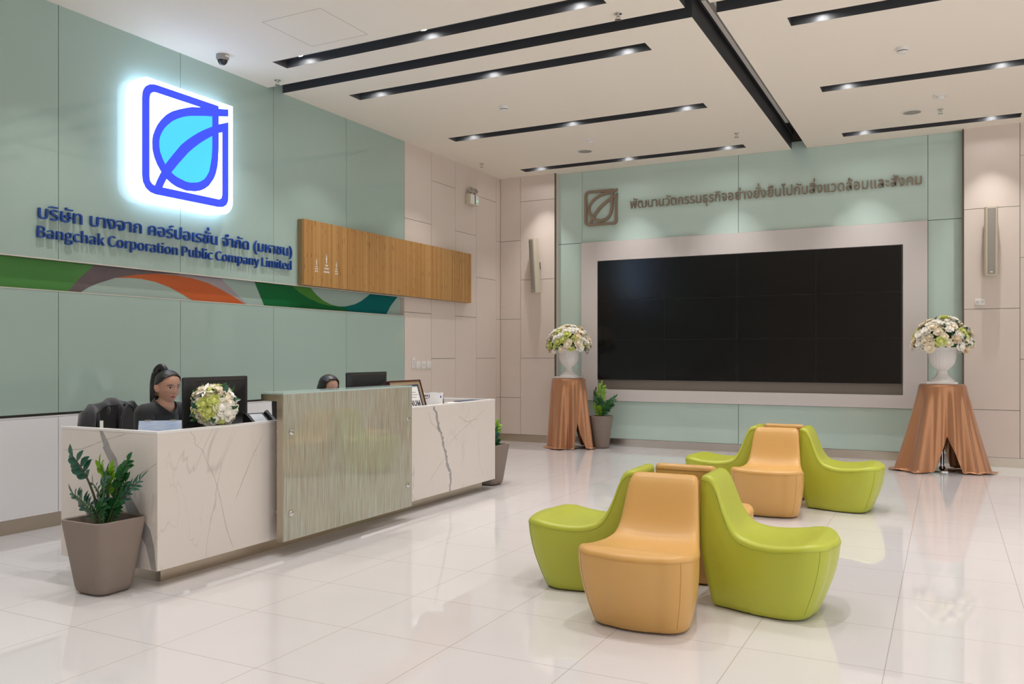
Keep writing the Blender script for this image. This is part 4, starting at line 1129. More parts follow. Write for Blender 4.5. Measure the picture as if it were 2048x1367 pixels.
t = thing('framed_certificate', 'framed certificate with dark wood edge leaning on the desk beside the glass panel', 'certificate', (-4.59, 6.81, 0.931), (0, R(-17), 0))
W_, H_ = 0.54, 0.335
bm = B()
def fr(bm, i0, i1, x0, x1):
    for a, b_, c, d in ((-W_ / 2 + i0, W_ / 2 - i0, i0, i1), (-W_ / 2 + i0, W_ / 2 - i0, H_ - i1, H_ - i0), (-W_ / 2 + i0, -W_ / 2 + i1, i1, H_ - i1), (W_ / 2 - i1, W_ / 2 - i0, i1, H_ - i1)): box(bm, x0, x1, a, b_, c, d)
fr(bm, 0, 0.014, -0.03, 0.004); obj('outer_frame', bm, M['frame_wood'], t, 0)
bm = B(); fr(bm, 0.014, 0.045, -0.03, -0.004); obj('inner_frame', bm, M['frame_gold'], t, 0)
bm = B(); fr(bm, 0.045, 0.062, -0.03, -0.008); obj('mount', bm, M['navy'], t, 0)
bm = B(); box(bm, -0.03, -0.012, -W_ / 2 + 0.06, W_ / 2 - 0.06, 0.06, H_ - 0.06); obj('certificate_paper', bm, M['paper'], t, 0)
bm = B(); lettering(bm, 'PLATINUM', onx(-0.012), -0.19, 0.19, 0.078, 0.052, 0, 0.0008, (), 0.012)
for z, ww in ((0.21, 0.12), (0.185, 0.16), (0.16, 0.10)): box(bm, -0.012, -0.0115, -ww / 2 + 0.1, ww / 2 + 0.1, z, z + 0.004)
obj('printed_lettering', bm, M['ink'], t, 0)

t = thing('desk_phone', 'black desk phone with tilted display just left of the raised glass panel', 'phone', (-4.665, 4.86, 0.93), R(-12))
bm = B(); prism(bm, [(-0.10, 0), (0.10, 0), (0.10, 0.02), (-0.06, 0.12), (-0.10, 0.12)], lambda a, b_, d: (a, d, b_), -0.1, 0.1); obj('body', bm, M['black'], t, 0)
bm = B(); prism(bm, [(0.085, 0.030), (-0.045, 0.113), (-0.045, 0.116), (0.085, 0.033)], lambda a, b_, d: (a, d, b_), -0.08, 0.03); obj('display', bm, pm('lcd', 'c3c9cf', 0.25), t, 0)
bm = B(); tube(bm, [(-0.05, 0.075, 0.125), (0.0, 0.075, 0.10), (0.07, 0.075, 0.055)], [0.02, 0.014, 0.02], 10); obj('handset', bm, M['black'], t)
t = thing('envelope', 'orange envelope lying on the far end of the desk ledge', 'envelope', (-4.66, 7.72, 0.93), R(6))
bm = B(); box(bm, -0.09, 0.09, -0.13, 0.13, 0, 0.06); obj('packet', bm, M['orange'], t, 0)
bm = B(); box(bm, -0.085, 0.08, -0.12, 0.05, 0.06, 0.063); obj('paper_sheet', bm, M['paper'], t, 0)
t = thing('binder', 'dark binder lying at the far corner of the desk ledge', 'binder', (-4.67, 8.06, 0.93), 0)
bm = B(); box(bm, -0.11, 0.11, -0.18, 0.18, 0, 0.065, 0, 0.004); obj('cover', bm, M['navy'], t, 0)
t = thing('paper_slip', 'small white paper slip standing on the near end of the desk', 'paper', (-5.13, 3.83, 0.74), R(15))
bm = B(); box(bm, -0.012, 0.012, -0.002, 0.002, 0, 0.31); obj('slip', bm, M['paper'], t, 0)

# ------------------------------------------------------------------ lounge chairs
def chair_bm():
    """one chair facing -Y, its back towards the origin; returns body, seam"""
    rb, rf = 0.198, 0.932                       # back and front reach of the rim
    sm_ = lambda f, w: (lambda r: sum(f(r + w * q / 3) for q in range(-3, 4)) / 7)
    hw = sm_(lambda r: interp([(rb, 0.19), (0.30, 0.215), (0.45, 0.262), (0.60, 0.305), (0.76, 0.328), (rf, 0.318)], r), 0.05)
    zt = sm_(lambda r: interp([(0.0, 0.785), (rb, 0.785), (0.245, 0.785), (0.270, 0.772), (0.293, 0.733), (0.312, 0.680), (0.334, 0.612), (0.360, 0.545), (0.393, 0.487), (0.435, 0.450), (0.505, 0.430), (0.56, 0.424), (0.64, 0.424), (0.74, 0.434), (0.82, 0.448), (0.88, 0.452), (rf, 0.446), (1.2, 0.44)], r), 0.018)
    cb, cf = 0.03, 0.15
    # plan outline with rounded corners, counter-clockwise, dense
    O = []
    def corner(cx, cy, rad, a0, n):
        for i in range(n + 1):
            a = a0 + (PI / 2) * i / n; O.append((cx + rad * math.cos(a), cy + rad * math.sin(a)))
    side = 36
    fr_h = hw(rf)
    for i in range(side):                         # right side from back to front
        r = rb + cb + (rf - cf - rb - cb) * i / side; O.append((hw(r), -r))
    h1 = hw(rf - cf)
    for i in range(13):
        a = -PI / 2 * i / 12
        O.append((h1 - cf + cf * math.cos(a), -(rf - cf) + cf * math.sin(a)))
    for i in range(1, 12): 
        x = (h1 - cf) * (1 - 2 * i / 12); O.append((x, -rf - 0.03 * (1 - (x / (h1 - cf)) ** 2)))
    for i in range(13):
        a = -PI / 2 - PI / 2 * i / 12
        O.append((-(h1 - cf) + cf * math.cos(a), -(rf - cf) + cf * math.sin(a)))
    for i in range(1, side + 1):
        r = rf - cf + (rb + cb - rf + cf) * i / side; O.append((-hw(r), -r))
    h2 = hw(rb)
    for i in range(1, 6):
        a = PI - PI / 2 * i / 6
        O.append((-(h2 - cb) + cb * math.cos(a), -(rb + cb) + cb * math.sin(a)))
    for i in range(1, 10): O.append(((h2 - cb) * (-1 + 2 * i / 10), -rb))
    for i in range(1, 6):
        a = PI / 2 - PI / 2 * i / 6
        O.append((h2 - cb + cb * math.cos(a), -(rb + cb) + cb * math.sin(a)))
    n = len(O)
    # outward normals
    NR = []
    for i in range(n):
        p, q = O[i - 1], O[(i + 1) % n]; dx, dy = q[0] - p[0], q[1] - p[1]; L = math.hypot(dx, dy) or 1
        NR.append((-dy / L, dx / L))
    if NR[5][0] < 0: NR = [(-a, -b) for a, b in NR]
    bm = B(); rings = []
    def ring(f): rings.append([bm.verts.new(f(i)) for i in range(n)])
    fr = 0.030
    def bot(i):                                   # matching foot outline
        x, y = O[i]; r = -y
        fx = interp([(rb, 0.80), (0.45, 0.84), (rf, 0.80)], r)
        rr_ = 0.262 + (r - rb) / (rf - rb) * (0.815 - 0.262)
        return x * fx, -rr_
    # side wall from foot to rim
    for k in range(17):
        u = k / 16
        def f(i, u=u):
            x, y = O[i]; bx, by = bot(i); zr = zt(-y) - fr
            z = 0.018 + (zr - 0.018) * u
            zz = z / 0.42
            s = sstep(0, 1, min(1, zz)) * 0.35 + min(1, zz) * 0.65
            s = 1 - (1 - min(1, zz)) ** 1.35
            px, py = bx + (x - bx) * s, by + (y - by) * s
            b_ = 0.010 * math.sin(PI * u)
            px += NR[i][0] * b_; py += NR[i][1] * b_
            return (px, py, z)
        if k == 0:
            ring(lambda i: (bot(i)[0] * 0.90, bot(i)[1] + (0.03 if bot(i)[1] < -0.5 else -0.03) * 1.0, 0.006))
            ring(lambda i: (bot(i)[0] * 0.97, bot(i)[1] + (0.008 if bot(i)[1] < -0.5 else -0.008), 0.008))
        ring(f)
    for k in range(1, 6):                         # rounded rim
        a = PI / 2 * k / 5
        def f(i, a=a):
            x, y = O[i]; o = fr * (1 - math.cos(a)); q = zt(-y) - fr + fr * math.sin(a)
            return (x - NR[i][0] * o, y - NR[i][1] * o, q)
        ring(f)
    # top surface: rows across the width
    base = rings[-1]
    for a_, b_ in zip(rings, rings[1:]):
        for i in range(n): bm.faces.new((a_[i], a_[(i + 1) % n], b_[(i + 1) % n], b_[i]))
    # connect right side to left side by rows (index i on the right mirrors n_side on the left)
    half = []
    mid_front = side + 13 + 5                      # middle of the front edge
    i, j = mid_front, mid_front
    rows = []
    nb = n
    while True:
        rows.append((i % nb, j % nb))
        i -= 1; j += 1
        if (j - i) >= nb - 1: break
    K = 10; grid = []
    for a_, b_ in rows:
        va, vb = base[a_], base[b_]
        if a_ == b_: grid.append([va] * (K + 1)); continue
        row = [va]
        for k in range(1, K):
            t_ = k / K; p = va.co.lerp(vb.co, t_)
            w = abs(va.co.x - vb.co.x)
            r = -p.y
            dish = -0.012 * math.sin(PI * t_) * sstep(0.3, 0.5, r) * (1 - sstep(0.74, 0.86, r)) + 0.008 * math.sin(PI * t_) * sstep(0.78, 0.86, r) * sstep(0.0, 0.07, rf + 0.004 - r)
            row.append(bm.verts.new((p.x, p.y, p.z + dish)))
        row.append(vb); grid.append(row)
    for g0, g1 in zip(grid, grid[1:]):
        for k in range(K):
            vs = []
            for v in (g0[k], g0[k + 1], g1[k + 1], g1[k]):
                if v not in vs: vs.append(v)
            if len(vs) >= 3:
                try: bm.faces.new(vs)
                except ValueError: pass
    last = grid[-1]
    try: bm.faces.new(list(reversed(rings[0])))
    except ValueError: pass
    bmesh.ops.holes_fill(bm, edges=[e for e in bm.edges if e.is_boundary], sides=12)
    # seam piping just under the rim and down the front corners
    sm = B(); zo = -fr - 0.004
    path = [(O[i][0] + NR[i][0] * 0.0008, O[i][1] + NR[i][1] * 0.0008, zt(-O[i][1]) + zo + 0.002) for i in range(0, n)]
    tube(sm, path + path[:1], 0.0022, 6, 0, False)
    for i in (side + 6, side + 13 + 11 + 6):
        tube(sm, [tuple(Vector(rings[k][i].co) + Vector((NR[i][0], NR[i][1], 0)) * 0.0006) for k in range(3, 19)], 0.0018, 6)
    return bm, sm
body, seam = chair_bm()
chairs = {}
CL = [('near', (-1.515, 5.175)), ('far', (-1.49, 8.81))]
PUSH = {0.0: (0.008, 0.005), PI / 2: (0.012, 0), PI: (0, 0), -PI / 2: (0.01, 0)}
ORI = [('yellow', 0.0, 'with its seat front facing the viewer'), ('green', PI / 2, 'seat pointing away from the desk'), ('yellow', PI, 'with its seat towards the video wall'), ('green', -PI / 2, 'seat towards the desk')]
for cname, (cx, cy) in CL:
    for k, rz, how in ORI:
        px_, py_ = cx + PUSH[rz][0], cy + PUSH[rz][1]
        colr = 'tan' if k == 'yellow' else 'lime green'
        lab = '%s lounge chair of the %s cluster, %s' % (colr, 'nearer' if cname == 'near' else 'farther', how)
        if k not in chairs:
            t = thing('lounge_chair', lab, 'chair', (px_, py_, 0), rz, 'lounge chairs in back-to-back clusters'); chairs[k] = t
            b2 = body.copy(); s2_ = seam.copy()
            obj('upholstery', b2, M[k + '_vinyl'], t, 60)
            obj('seam', s2_, M[k + '_seam'], t, 60)
            bm = B(); prism(bm, rrect(-0.15, 0.15, -0.70, -0.34, 0.06), lambda a, b_, d: (a, b_, d), 0.0, 0.012); obj('base', bm, M['black'], t, 0)
        else: dup(chairs[k], (px_, py_, 0), rz, lab)
body.free(); seam.free()

# ------------------------------------------------------------------ people
def evaluated(o):
    bpy.context.view_layer.update()
    dg = bpy.context.evaluated_depsgraph_get()
    me = bpy.data.meshes.new_from_object(o.evaluated_get(dg)); return me
def limb_bm(nodes, edges):
    """overlapping rounded tapering limbs along a skeleton, to be fused into one surface"""
    bm = B(); n = 20
    for i, j in edges:
        p0, r0 = Vector(nodes[i][0]), nodes[i][1]; p1, r1 = Vector(nodes[j][0]), nodes[j][1]
        r0 = r0 if isinstance(r0, tuple) else (r0, r0); r1 = r1 if isinstance(r1, tuple) else (r1, r1)
        d = (p1 - p0).normalized(); ref = Vector((1, 0, 0)) if abs(d.x) < 0.8 else Vector((0, 0, 1))
        u = (ref - d * ref.dot(d)).normalized(); w = d.cross(u)
        st = []
        for k in range(1, 6): a = PI / 2 * k / 5; st.append((p0 - d * min(r0) * math.cos(a), math.sin(a), r0))
        for k in range(1, 5): st.append((p0.lerp(p1, k / 5), 1.0, (r0[0] + (r1[0] - r0[0]) * k / 5, r0[1] + (r1[1] - r0[1]) * k / 5)))
        for k in range(5, 0, -1): a = PI / 2 * k / 5; st.append((p1 + d * min(r1) * math.cos(a), math.sin(a), r1))
        rings = [[bm.verts.new(c + u * (r[0] * f * math.cos(2 * PI * q / n)) + w * (r[1] * f * math.sin(2 * PI * q / n))) for q in range(n)] for c, f, r in st]
        for a_, b_ in zip(rings, rings[1:]):
            for q in range(n): bm.faces.new((a_[q], a_[(q + 1) % n], b_[(q + 1) % n], b_[q]))
        bm.faces.new(list(reversed(rings[0]))); bm.faces.new(rings[-1])
    bmesh.ops.recalc_face_normals(bm, faces=bm.faces)
    return bm
def fused(bm, voxel, iters, factor=0.5):
    me = bpy.data.meshes.new('fused'); bm.to_mesh(me); bm.free()
    o = bpy.data.objects.new('fused', me); COL.objects.link(o)
    rm = o.modifiers.new('r', 'REMESH'); rm.mode = 'VOXEL'; rm.voxel_size = voxel
    sm = o.modifiers.new('s', 'SMOOTH'); sm.factor = factor; sm.iterations = iters
    out = evaluated(o); bpy.data.objects.remove(o); bpy.data.meshes.remove(me)
    return out
def head_point(a, z):
    """head surface, face towards +X; a = azimuth from +X, z in -1..1 (chin..crown)"""
    zz = z
    prof = interp([(-1, 0.0), (-0.97, 0.32), (-0.88, 0.55), (-0.72, 0.70), (-0.5, 0.82), (-0.2, 0.93), (0.1, 0.985), (0.35, 0.99), (0.6, 0.90), (0.8, 0.70), (0.92, 0.46), (0.98, 0.22), (1, 0.0)], zz)
    c, s = math.cos(a), math.sin(a)
    back = max(0.0, -c)
    fx = 0.094 * prof; by = 0.074 * prof
    if zz < -0.2:                                   # jaw narrows, nape recedes
        k = min(1, (-0.2 - zz) / 0.7); by *= 1 - 0.20 * k * max(0, c) ; 
        if c < 0: fx *= 1 - 0.30 * k
    x = fx * (abs(c) ** 0.88) * (1 if c >= 0 else -1); y = by * (abs(s) ** 0.95) * (1 if s >= 0 else -1)
    Z = zz * 0.114
    x += 0.006
    if c > 0:
        f = c ** 2
        g_ = lambda yy, zc, sy, sz: math.exp(-((y - yy) / sy) ** 2 - ((Z - zc) / sz) ** 2)
        x += 0.004 * g_(0, 0.052, 0.05, 0.03) + 0.003 * g_(0, 0.02, 0.045, 0.012)
        x -= 0.007 * (g_(0.031, 0.002, 0.017, 0.011) + g_(-0.031, 0.002, 0.017, 0.011))
        ridge = sstep(0.012, -0.034, Z) * (1 - sstep(-0.036, -0.046, Z))
        x += (0.004 + 0.013 * ridge) * math.exp(-(y / (0.007 + 0.005 * ridge)) ** 2) * (1 if -0.055 < Z < 0.02 else 0.0)
        x += 0.006 * (g_(0.013, -0.036, 0.007, 0.007) + g_(-0.013, -0.036, 0.007, 0.007)) * 0.7
        x += 0.0055 * g_(0, -0.060, 0.019, 0.006) + 0.006 * g_(0, -0.069, 0.016, 0.006)
        x += 0.006 * g_(0, -0.096, 0.02, 0.014) + 0.003 * (g_(0.042, -0.025, 0.02, 0.02) + g_(-0.042, -0.025, 0.02, 0.02))
    return Vector((x, y, Z))
def head_bm(bm, Mx, off=0.0, na=96, nz=90):
    rings = []
    for j in range(1, nz):
        z = -math.cos(PI * j / nz)
        rings.append([bm.verts.new(Mx @ head_point(2 * PI * i / na, z)) for i in range(na)])
    for a_, b_ in zip(rings, rings[1:]):
        for i in range(na): bm.faces.new((a_[i], a_[(i + 1) % na], b_[(i + 1) % na], b_[i]))
    bm.faces.new(list(reversed(rings[0]))); bm.faces.new(rings[-1])
def ear_bm(bm, Mx, s):
    n, m = 14, 8; rings = []
    for j in range(1, m):
        ph = PI * j / m; ring = []
        for i in range(n):
            a = 2 * PI * i / n
            p = Vector((0.018 * math.sin(ph) * math.cos(a) * (1 - 0.25 * math.cos(ph)), 0.011 * math.sin(ph) * math.sin(a), 0.031 * -math.cos(ph)))
            p = Matrix.Rotation(R(-12), 3, 'Y') @ p
            p += Vector((-0.006, s * 0.079 + s * 0.45 * (-p.x), -0.012)); ring.append(bm.verts.new(Mx @ p))
        rings.append(ring)
    for a_, b_ in zip(rings, rings[1:]):
        for i in range(n): bm.faces.new((a_[i], a_[(i + 1) % n], b_[(i + 1) % n], b_[i]))
    bm.faces.new(rings[0][::-1]); bm.faces.new(rings[-1])

def spline(P, k=4):
    P = [Vector(p) for p in P]; out = []
    for i in range(len(P) - 1):
        a, b_, c, d = P[max(i - 1, 0)], P[i], P[i + 1], P[min(i + 2, len(P) - 1)]
        for q in range(k):
            t_ = q / k
            out.append(0.5 * ((2 * b_) + (c - a) * t_ + (2 * a - 5 * b_ + 4 * c - d) * t_ ** 2 + (3 * b_ - a - 3 * c + d) * t_ ** 3))
    out.append(P[-1]); return out
CLR = 0.052
def seated_person(lab, pelvis, head, hyaw, hpitch, hscale, ponytail, earring):
    """pelvis, head: world points; the body faces +X"""
    t = thing('person', lab, 'person', (pelvis[0], pelvis[1], 0))
    hd = Vector(head) - Vector((pelvis[0], pelvis[1], 0))
    P0 = Vector((0, 0, pelvis[2]))
    dz = hd.z - pelvis[2]
    lean = hd.x
    sp = lambda u, k=0.0: Vector((lean * (u ** 1.25) * 0.85 + k, hd.y * u, pelvis[2] + (dz - 0.06) * u))
    N, E = [], []
    def add(p, r, par=None):
        N.append((tuple(p), r)); i = len(N) - 1
        if par is not None: E.append((par, i))
        return i
    pv = add(sp(0), (0.13, 0.16)); ws = add(sp(0.28), (0.095, 0.125), pv); ch = add(sp(0.60, 0.01), (0.105, 0.14), ws); uc = add(sp(0.79, 0.0), (0.075, 0.11), ch)
    nb = add(sp(0.875, 0.022), (0.066, 0.066), uc); nt_ = add(sp(0.985, 0.012), (0.047, 0.048), nb); hb = add(hd + Vector((-0.015, 0, -0.02)), (0.05, 0.05), nt_)
    ztop = N[uc][0][2]
    wr = []
    for s in (-1, 1):
        cl = add((N[uc][0][0], N[uc][0][1] + s * 0.085, ztop + 0.008), (CLR, CLR), uc)
        sh = add((N[uc][0][0], N[uc][0][1] + s * 0.150, ztop + 0.002), 0.049, cl)
        el = add((N[uc][0][0] + 0.04, N[uc][0][1] + s * 0.20, 0.80), 0.041, sh)
        wr_i = len(N)
        w_ = add((N[uc][0][0] + 0.22, N[uc][0][1] + s * 0.12, 0.782), 0.026, el)
        pm_ = add((N[uc][0][0] + 0.27, N[uc][0][1] + s * 0.11, 0.782), (0.016, 0.034), w_)
        b0 = Vector(N[pm_][0])
        for k, (oy, L) in enumerate(((-0.03, 0.062), (-0.01, 0.074), (0.011, 0.07), (0.031, 0.055))):
            f1 = add(b0 + Vector((0.03, oy, 0.004)), 0.0095, pm_); f2 = add(b0 + Vector((0.03 + L * 0.55, oy * 1.1, 0.004)), 0.009, f1); add(b0 + Vector((0.03 + L * 0.95, oy * 1.12, -0.012)), 0.0075, f2)
        th = add(b0 + Vector((-0.01, -s * 0.04, -0.004)), 0.011, pm_); add(b0 + Vector((0.03, -s * 0.062, -0.008)), 0.009, th)
        hp = add((0.04, N[pv][0][1] + s * 0.09, pelvis[2] - 0.02), 0.088, pv); kn = add((0.40, s * 0.11, pelvis[2] - 0.03), 0.06, hp); ak = add((0.36, s * 0.11, 0.09), 0.04, kn); add((0.48, s * 0.12, 0.04), (0.035, 0.03), ak)
    bm = limb_bm(N, E)
    Mh = Matrix.Translation(hd) @ Euler((0, hpitch, hyaw)).to_matrix().to_4x4() @ Matrix.Scale(hscale, 4)
    head_bm(bm, Mh)
    for s in (-1, 1): ear_bm(bm, Mh, s)
    me2 = fused(bm, 0.0045, 3, 0.4)
    tb = B(); tb.from_mesh(me2); left = set(tb.verts); best = []
    while left:                                   # keep only the one outer surface
        st = [left.pop()]; cur = [st[0]]
        while st:
            q = st.pop()
            for e in q.link_edges:
                o2 = e.other_vert(q)
                if o2 in left: left.remove(o2); st.append(o2); cur.append(o2)
        if len(cur) > len(best): best = cur
    keep = set(best); bmesh.ops.delete(tb, geom=[v for v in tb.verts if v not in keep], context='VERTS'); tb.to_mesh(me2); tb.free()
    me2.materials.clear(); me2.materials.append(M['skin'])
    me2.polygons.foreach_set('use_smooth', [True] * len(me2.polygons))
    body_o = bpy.data.objects.new('body', me2); COL.objects.link(body_o); body_o.parent = t
    hb_ = B(); head_bm(hb_, Mh); tree = BVHTree.FromBMesh(hb_); hb_.free()
    tb = B(); tb.from_mesh(me2); tree = BVHTree.FromBMesh(tb); tb.free()
    fwd = (Mh.to_3x3() @ Vector((1, 0, 0))).normalized()
    def on_face(y, z, off=0.0008):
        p = Mh @ Vector((0.25, y, z)); h = tree.ray_cast(p, -fwd, 0.6)
        return (h[0] + fwd * off) if h[0] is not None else Mh @ Vector((0.09, y, z))
    def patch(name, cy, cz, w, h, mat, shape=0.7, curve=0.0, off=0.0008, tilt=0.0, n=14):
        bm = B(); rows = []
        for i in range(n + 1):
            u = -1 + 2 * i / n; hh = h / 2 * max(0.02, (1 - abs(u) ** 2)) ** shape
            yy = cy + u * w / 2; zc = cz + curve * (1 - u * u) + tilt * u
            rows.append([bm.verts.new(on_face(yy, zc + hh * (-1 + 2 * k / 4), off)) for k in range(5)])
        for a_, b_ in zip(rows, rows[1:]):
            for k in range(4): bm.faces.new((a_[k], a_[k + 1], b_[k + 1], b_[k]))
        return obj(name, bm, mat, t, 180, False)
    for s in (-1, 1):
        patch('eye', s * 0.031, 0.001, 0.026, 0.0085, M['eye_w'], 0.8, 0.001, 0.0010)
        patch('iris', s * 0.031 + 0.001, 0.0012, 0.0115, 0.0105, M['iris'], 0.5, 0.0, 0.0016)
        patch('eyelid', s * 0.031, 0.0045, 0.031, 0.0035, M['iris'], 0.6, 0.0035, 0.0018)
        patch('eyebrow', s * 0.033, 0.018, 0.042, 0.006, M['hair'], 0.6, 0.004, 0.0012, s * -0.0015)
    patch('lips', 0, -0.0645, 0.042, 0.016, M['lip'], 0.75, -0.001, 0.0008)
    # hair
    cap = B(); rings = []; na, nz = 192, 170
    L = (lambda p: True)
    def hair_keep(a, z):
        c = math.cos(a); Z = z * 0.114; hx = 0.094 * c
        if ponytail:
            if Z > 0.09: return True
            if Z < -0.08: return False
            return hx < interp([(-0.08, -0.06), (-0.06, -0.04), (-0.04, -0.028), (-0.01, -0.021), (0.008, -0.018), (0.022, -0.004), (0.036, 0.02), (0.055, 0.042), (0.07, 0.062), (0.09, 0.1)], Z)
        return hx < interp([(-0.12, -0.01), (-0.06, 0.005), (-0.02, 0.016), (0.02, 0.028), (0.05, 0.040), (0.068, 0.052), (0.08, 0.064), (0.09, 0.082), (0.097, 0.12)], Z)
    vv = {}
    for j in range(1, nz):
        z = -math.cos(PI * j / nz)
        for i in range(na):
            a = 2 * PI * i / na
            p = head_point(a, z); q = p - Vector((0.0, 0, 0.0)); lift = 0.011 if ponytail else 0.019
            edge = 1.0
            p = p * (1 + lift / max(0.05, p.length))
            if not ponytail and p.z < 0.03: p.y *= 1 + 0.25 * (0.03 - p.z) / 0.14
            vv[(j, i)] = (cap.verts.new(Mh @ p), hair_keep(a, z))
    for j in range(1, nz - 1):
        for i in range(na):
            q = [vv[(j, i)], vv[(j, (i + 1) % na)], vv[(j + 1, (i + 1) % na)], vv[(j + 1, i)]]
            if sum(x[1] for x in q) >= 3: cap.faces.new([x[0] for x in q])
    cap.faces.new([vv[(nz - 1, i)][0] for i in range(na)])
    bmesh.ops.delete(cap, geom=[v for v in cap.verts if not v.link_faces], context='VERTS')
    hair = obj('hair', cap, M['hair'], t, 180); add_solid(hair, 0.014, -1)
    if ponytail:
        tb = B()
        pts = spline([(-0.030, 0, 0.108), (-0.045, 0.0, 0.128), (-0.068, -0.002, 0.138), (-0.098, -0.004, 0.130), (-0.124, -0.006, 0.098), (-0.136, -0.008, 0.045), (-0.142, -0.008, -0.02), (-0.146, -0.006, -0.09), (-0.146, -0.004, -0.15), (-0.144, -0.002, -0.185)])
        tube(tb, [Mh @ Vector(p) for p in pts], [interp([(0, 0.016), (0.12, 0.020), (0.25, 0.025), (0.45, 0.036), (0.62, 0.041), (0.8, 0.036), (0.92, 0.027), (1, 0.010)], q / (len(pts) - 1)) for q in range(len(pts))], 18)
        obj('ponytail', tb, M['hair'], t, 180)
        tb = B(); tube(tb, [Mh @ Vector(p) for p in ((-0.036, 0, 0.116), (-0.046, 0, 0.129))], [0.021, 0.021], 16); obj('hair_tie', tb, M['black'], t, 60)
        # small bits hanging at the temple
    else:
        tb = B(); rows = []
        for k in range(17):                       # loose hair falling past the shoulders
            z_ = 0.055 - 0.35 * k / 16
            row = []
            for q in range(49):
                a = R(60 + 240 * q / 48); p0 = head_point(a, 0.12)
                wdt = 1.20 + 0.22 * sstep(0.02, -0.15, z_) - 0.25 * sstep(-0.2, -0.3, z_) + 0.022 * math.sin(q * 2.1 + 0.3 * k)
                if z_ > 0.0: wdt -= 0.10 * sstep(0.0, 0.055, z_)
                row.append(tb.verts.new(Mh @ Vector((p0.x * (wdt - 0.06) - 0.004, p0.y * wdt, z_))))
            rows.append(row)
        for a_, b_ in zip(rows, rows[1:]):
            for q in range(48): tb.faces.new((a_[q], a_[q + 1], b_[q + 1], b_[q]))
        lh = obj('long_hair', tb, M['hair'], t, 180); add_solid(lh, 0.012, 0)
    if earring:
        for s in (-1, 1):
            eb = B(); c = Mh @ Vector((0.0, s * 0.083, -0.048))
            tube(eb, [c + Vector((0.011 * math.cos(k * PI / 8), 0.002, 0.014 * math.sin(k * PI / 8))) for k in range(17)], 0.0022, 6); obj('earring', eb, M['gold'], t)
    # blouse: inflated copy of torso and upper arms, open at the neck
    BN, BE = [], []
    def addb(p, r, par=None):
        BN.append((tuple(p), r)); i = len(BN) - 1
        if par is not None: BE.append((par, i))
        return i
    inf = lambda r, d=0.014: tuple(v + d for v in r) if isinstance(r, tuple) else r + d
    a0 = addb(N[pv][0], inf(N[pv][1])); a1 = addb(N[ws][0], inf(N[ws][1]), a0); a2 = addb(N[ch][0], inf(N[ch][1]), a1); a3 = addb(N[uc][0], inf(N[uc][1]), a2); a4 = addb(N[nb][0], inf(N[nb][1], 0.016), a3); a5 = addb(sp(0.96, 0.012), (0.066, 0.068), a4)
    idx = [i for i, nd in enumerate(N)]
    for s, (sh, el, w_) in zip((-1, 1), [(E[k + 1][1], E[k + 2][1], E[k + 3][1]) for k in [q for q in range(len(E) - 3) if E[q][0] == uc and E[q][1] != nb]]):
        b0 = addb((N[uc][0][0], N[uc][0][1] + s * 0.085, ztop + 0.008), (CLR + 0.016, CLR + 0.016), a3)
        b1 = addb(N[sh][0], inf(N[sh][1], 0.019), b0); b2 = addb(N[el][0], inf(N[el][1], 0.014), b1); addb(Vector(N[el][0]).lerp(Vector(N[w_][0]), 0.85), 0.038, b2)
    bmsh = fused(limb_bm(BN, BE), 0.007, 8)
    bm = B(); bm.from_mesh(bmsh); bpy.data.meshes.remove(bmsh)
    nbp = Vector(N[nb][0]); ny = nbp.y; z0 = nbp.z - 0.006; sa, sb = 0.62, 0.5
    bmesh.ops.bisect_plane(bm, geom=bm.verts[:] + bm.edges[:] + bm.faces[:], plane_co=(0, ny, 0), plane_no=(0, 1, 0))
    for s in (-1, 1):                             # clean V neckline, one cut per side
        fs = [f for f in bm.faces if (f.calc_center_median().y - ny) * s > 0 and abs(f.calc_center_median().y - ny) < 0.15]
        es = {e for f in fs for e in f.edges}; vs = {v for f in fs for v in f.verts}
        bmesh.ops.bisect_plane(bm, geom=list(vs) + list(es) + fs, plane_co=(nbp.x, ny, z0), plane_no=(sa, -s * sb, 1.0))
    def over(c): return c.z - (z0 - sa * (c.x - nbp.x) + sb * abs(c.y - ny))
    dl = [f for f in bm.faces if over(f.calc_center_median()) > 0 and abs(f.calc_center_median().y - ny) < 0.13 and f.calc_center_median().z > nbp.z - 0.15]
    bmesh.ops.delete(bm, geom=dl, context='FACES')
    bl_ = obj('blouse', bm, M['blouse'], t, 180); add_solid(bl_, 0.006, 1)
    # trousers
    TN, TE = [], []
    def addt(p, r, par=None):
        TN.append((tuple(p), r)); i = len(TN) - 1
        if par is not None: TE.append((par, i))
        return i
    a0 = addt((0, N[pv][0][1], pelvis[2]), (0.148, 0.175)); addt((0, N[pv][0][1], pelvis[2] + 0.09), (0.125, 0.15), a0)
    for s in (-1, 1):
        h_ = addt((0.04, N[pv][0][1] + s * 0.09, pelvis[2] - 0.02), 0.10, a0); k_ = addt((0.40, s * 0.11, pelvis[2] - 0.03), 0.074, h_); addt((0.36, s * 0.11, 0.10), 0.058, k_)
    tm = fused(limb_bm(TN, TE), 0.009, 6); bm = B(); bm.from_mesh(tm); bpy.data.meshes.remove(tm); obj('trousers', bm, M['blouse'], t, 180)
    return t
P1 = (-5.30, 4.375, 0.56); H1 = (-5.155, 4.398, 1.262)
seated_person('seated person with a high black ponytail and black blouse looking at a monitor', P1, H1, R(-9), R(4), 1.03, True, True)
P2 = (-5.36, 6.30, 0.53); H2 = (-5.21, 6.30, 1.185)
seated_person('seated person with long dark hair looking down behind the raised glass panel', P2, H2, R(-14), R(12), 1.0, False, False)

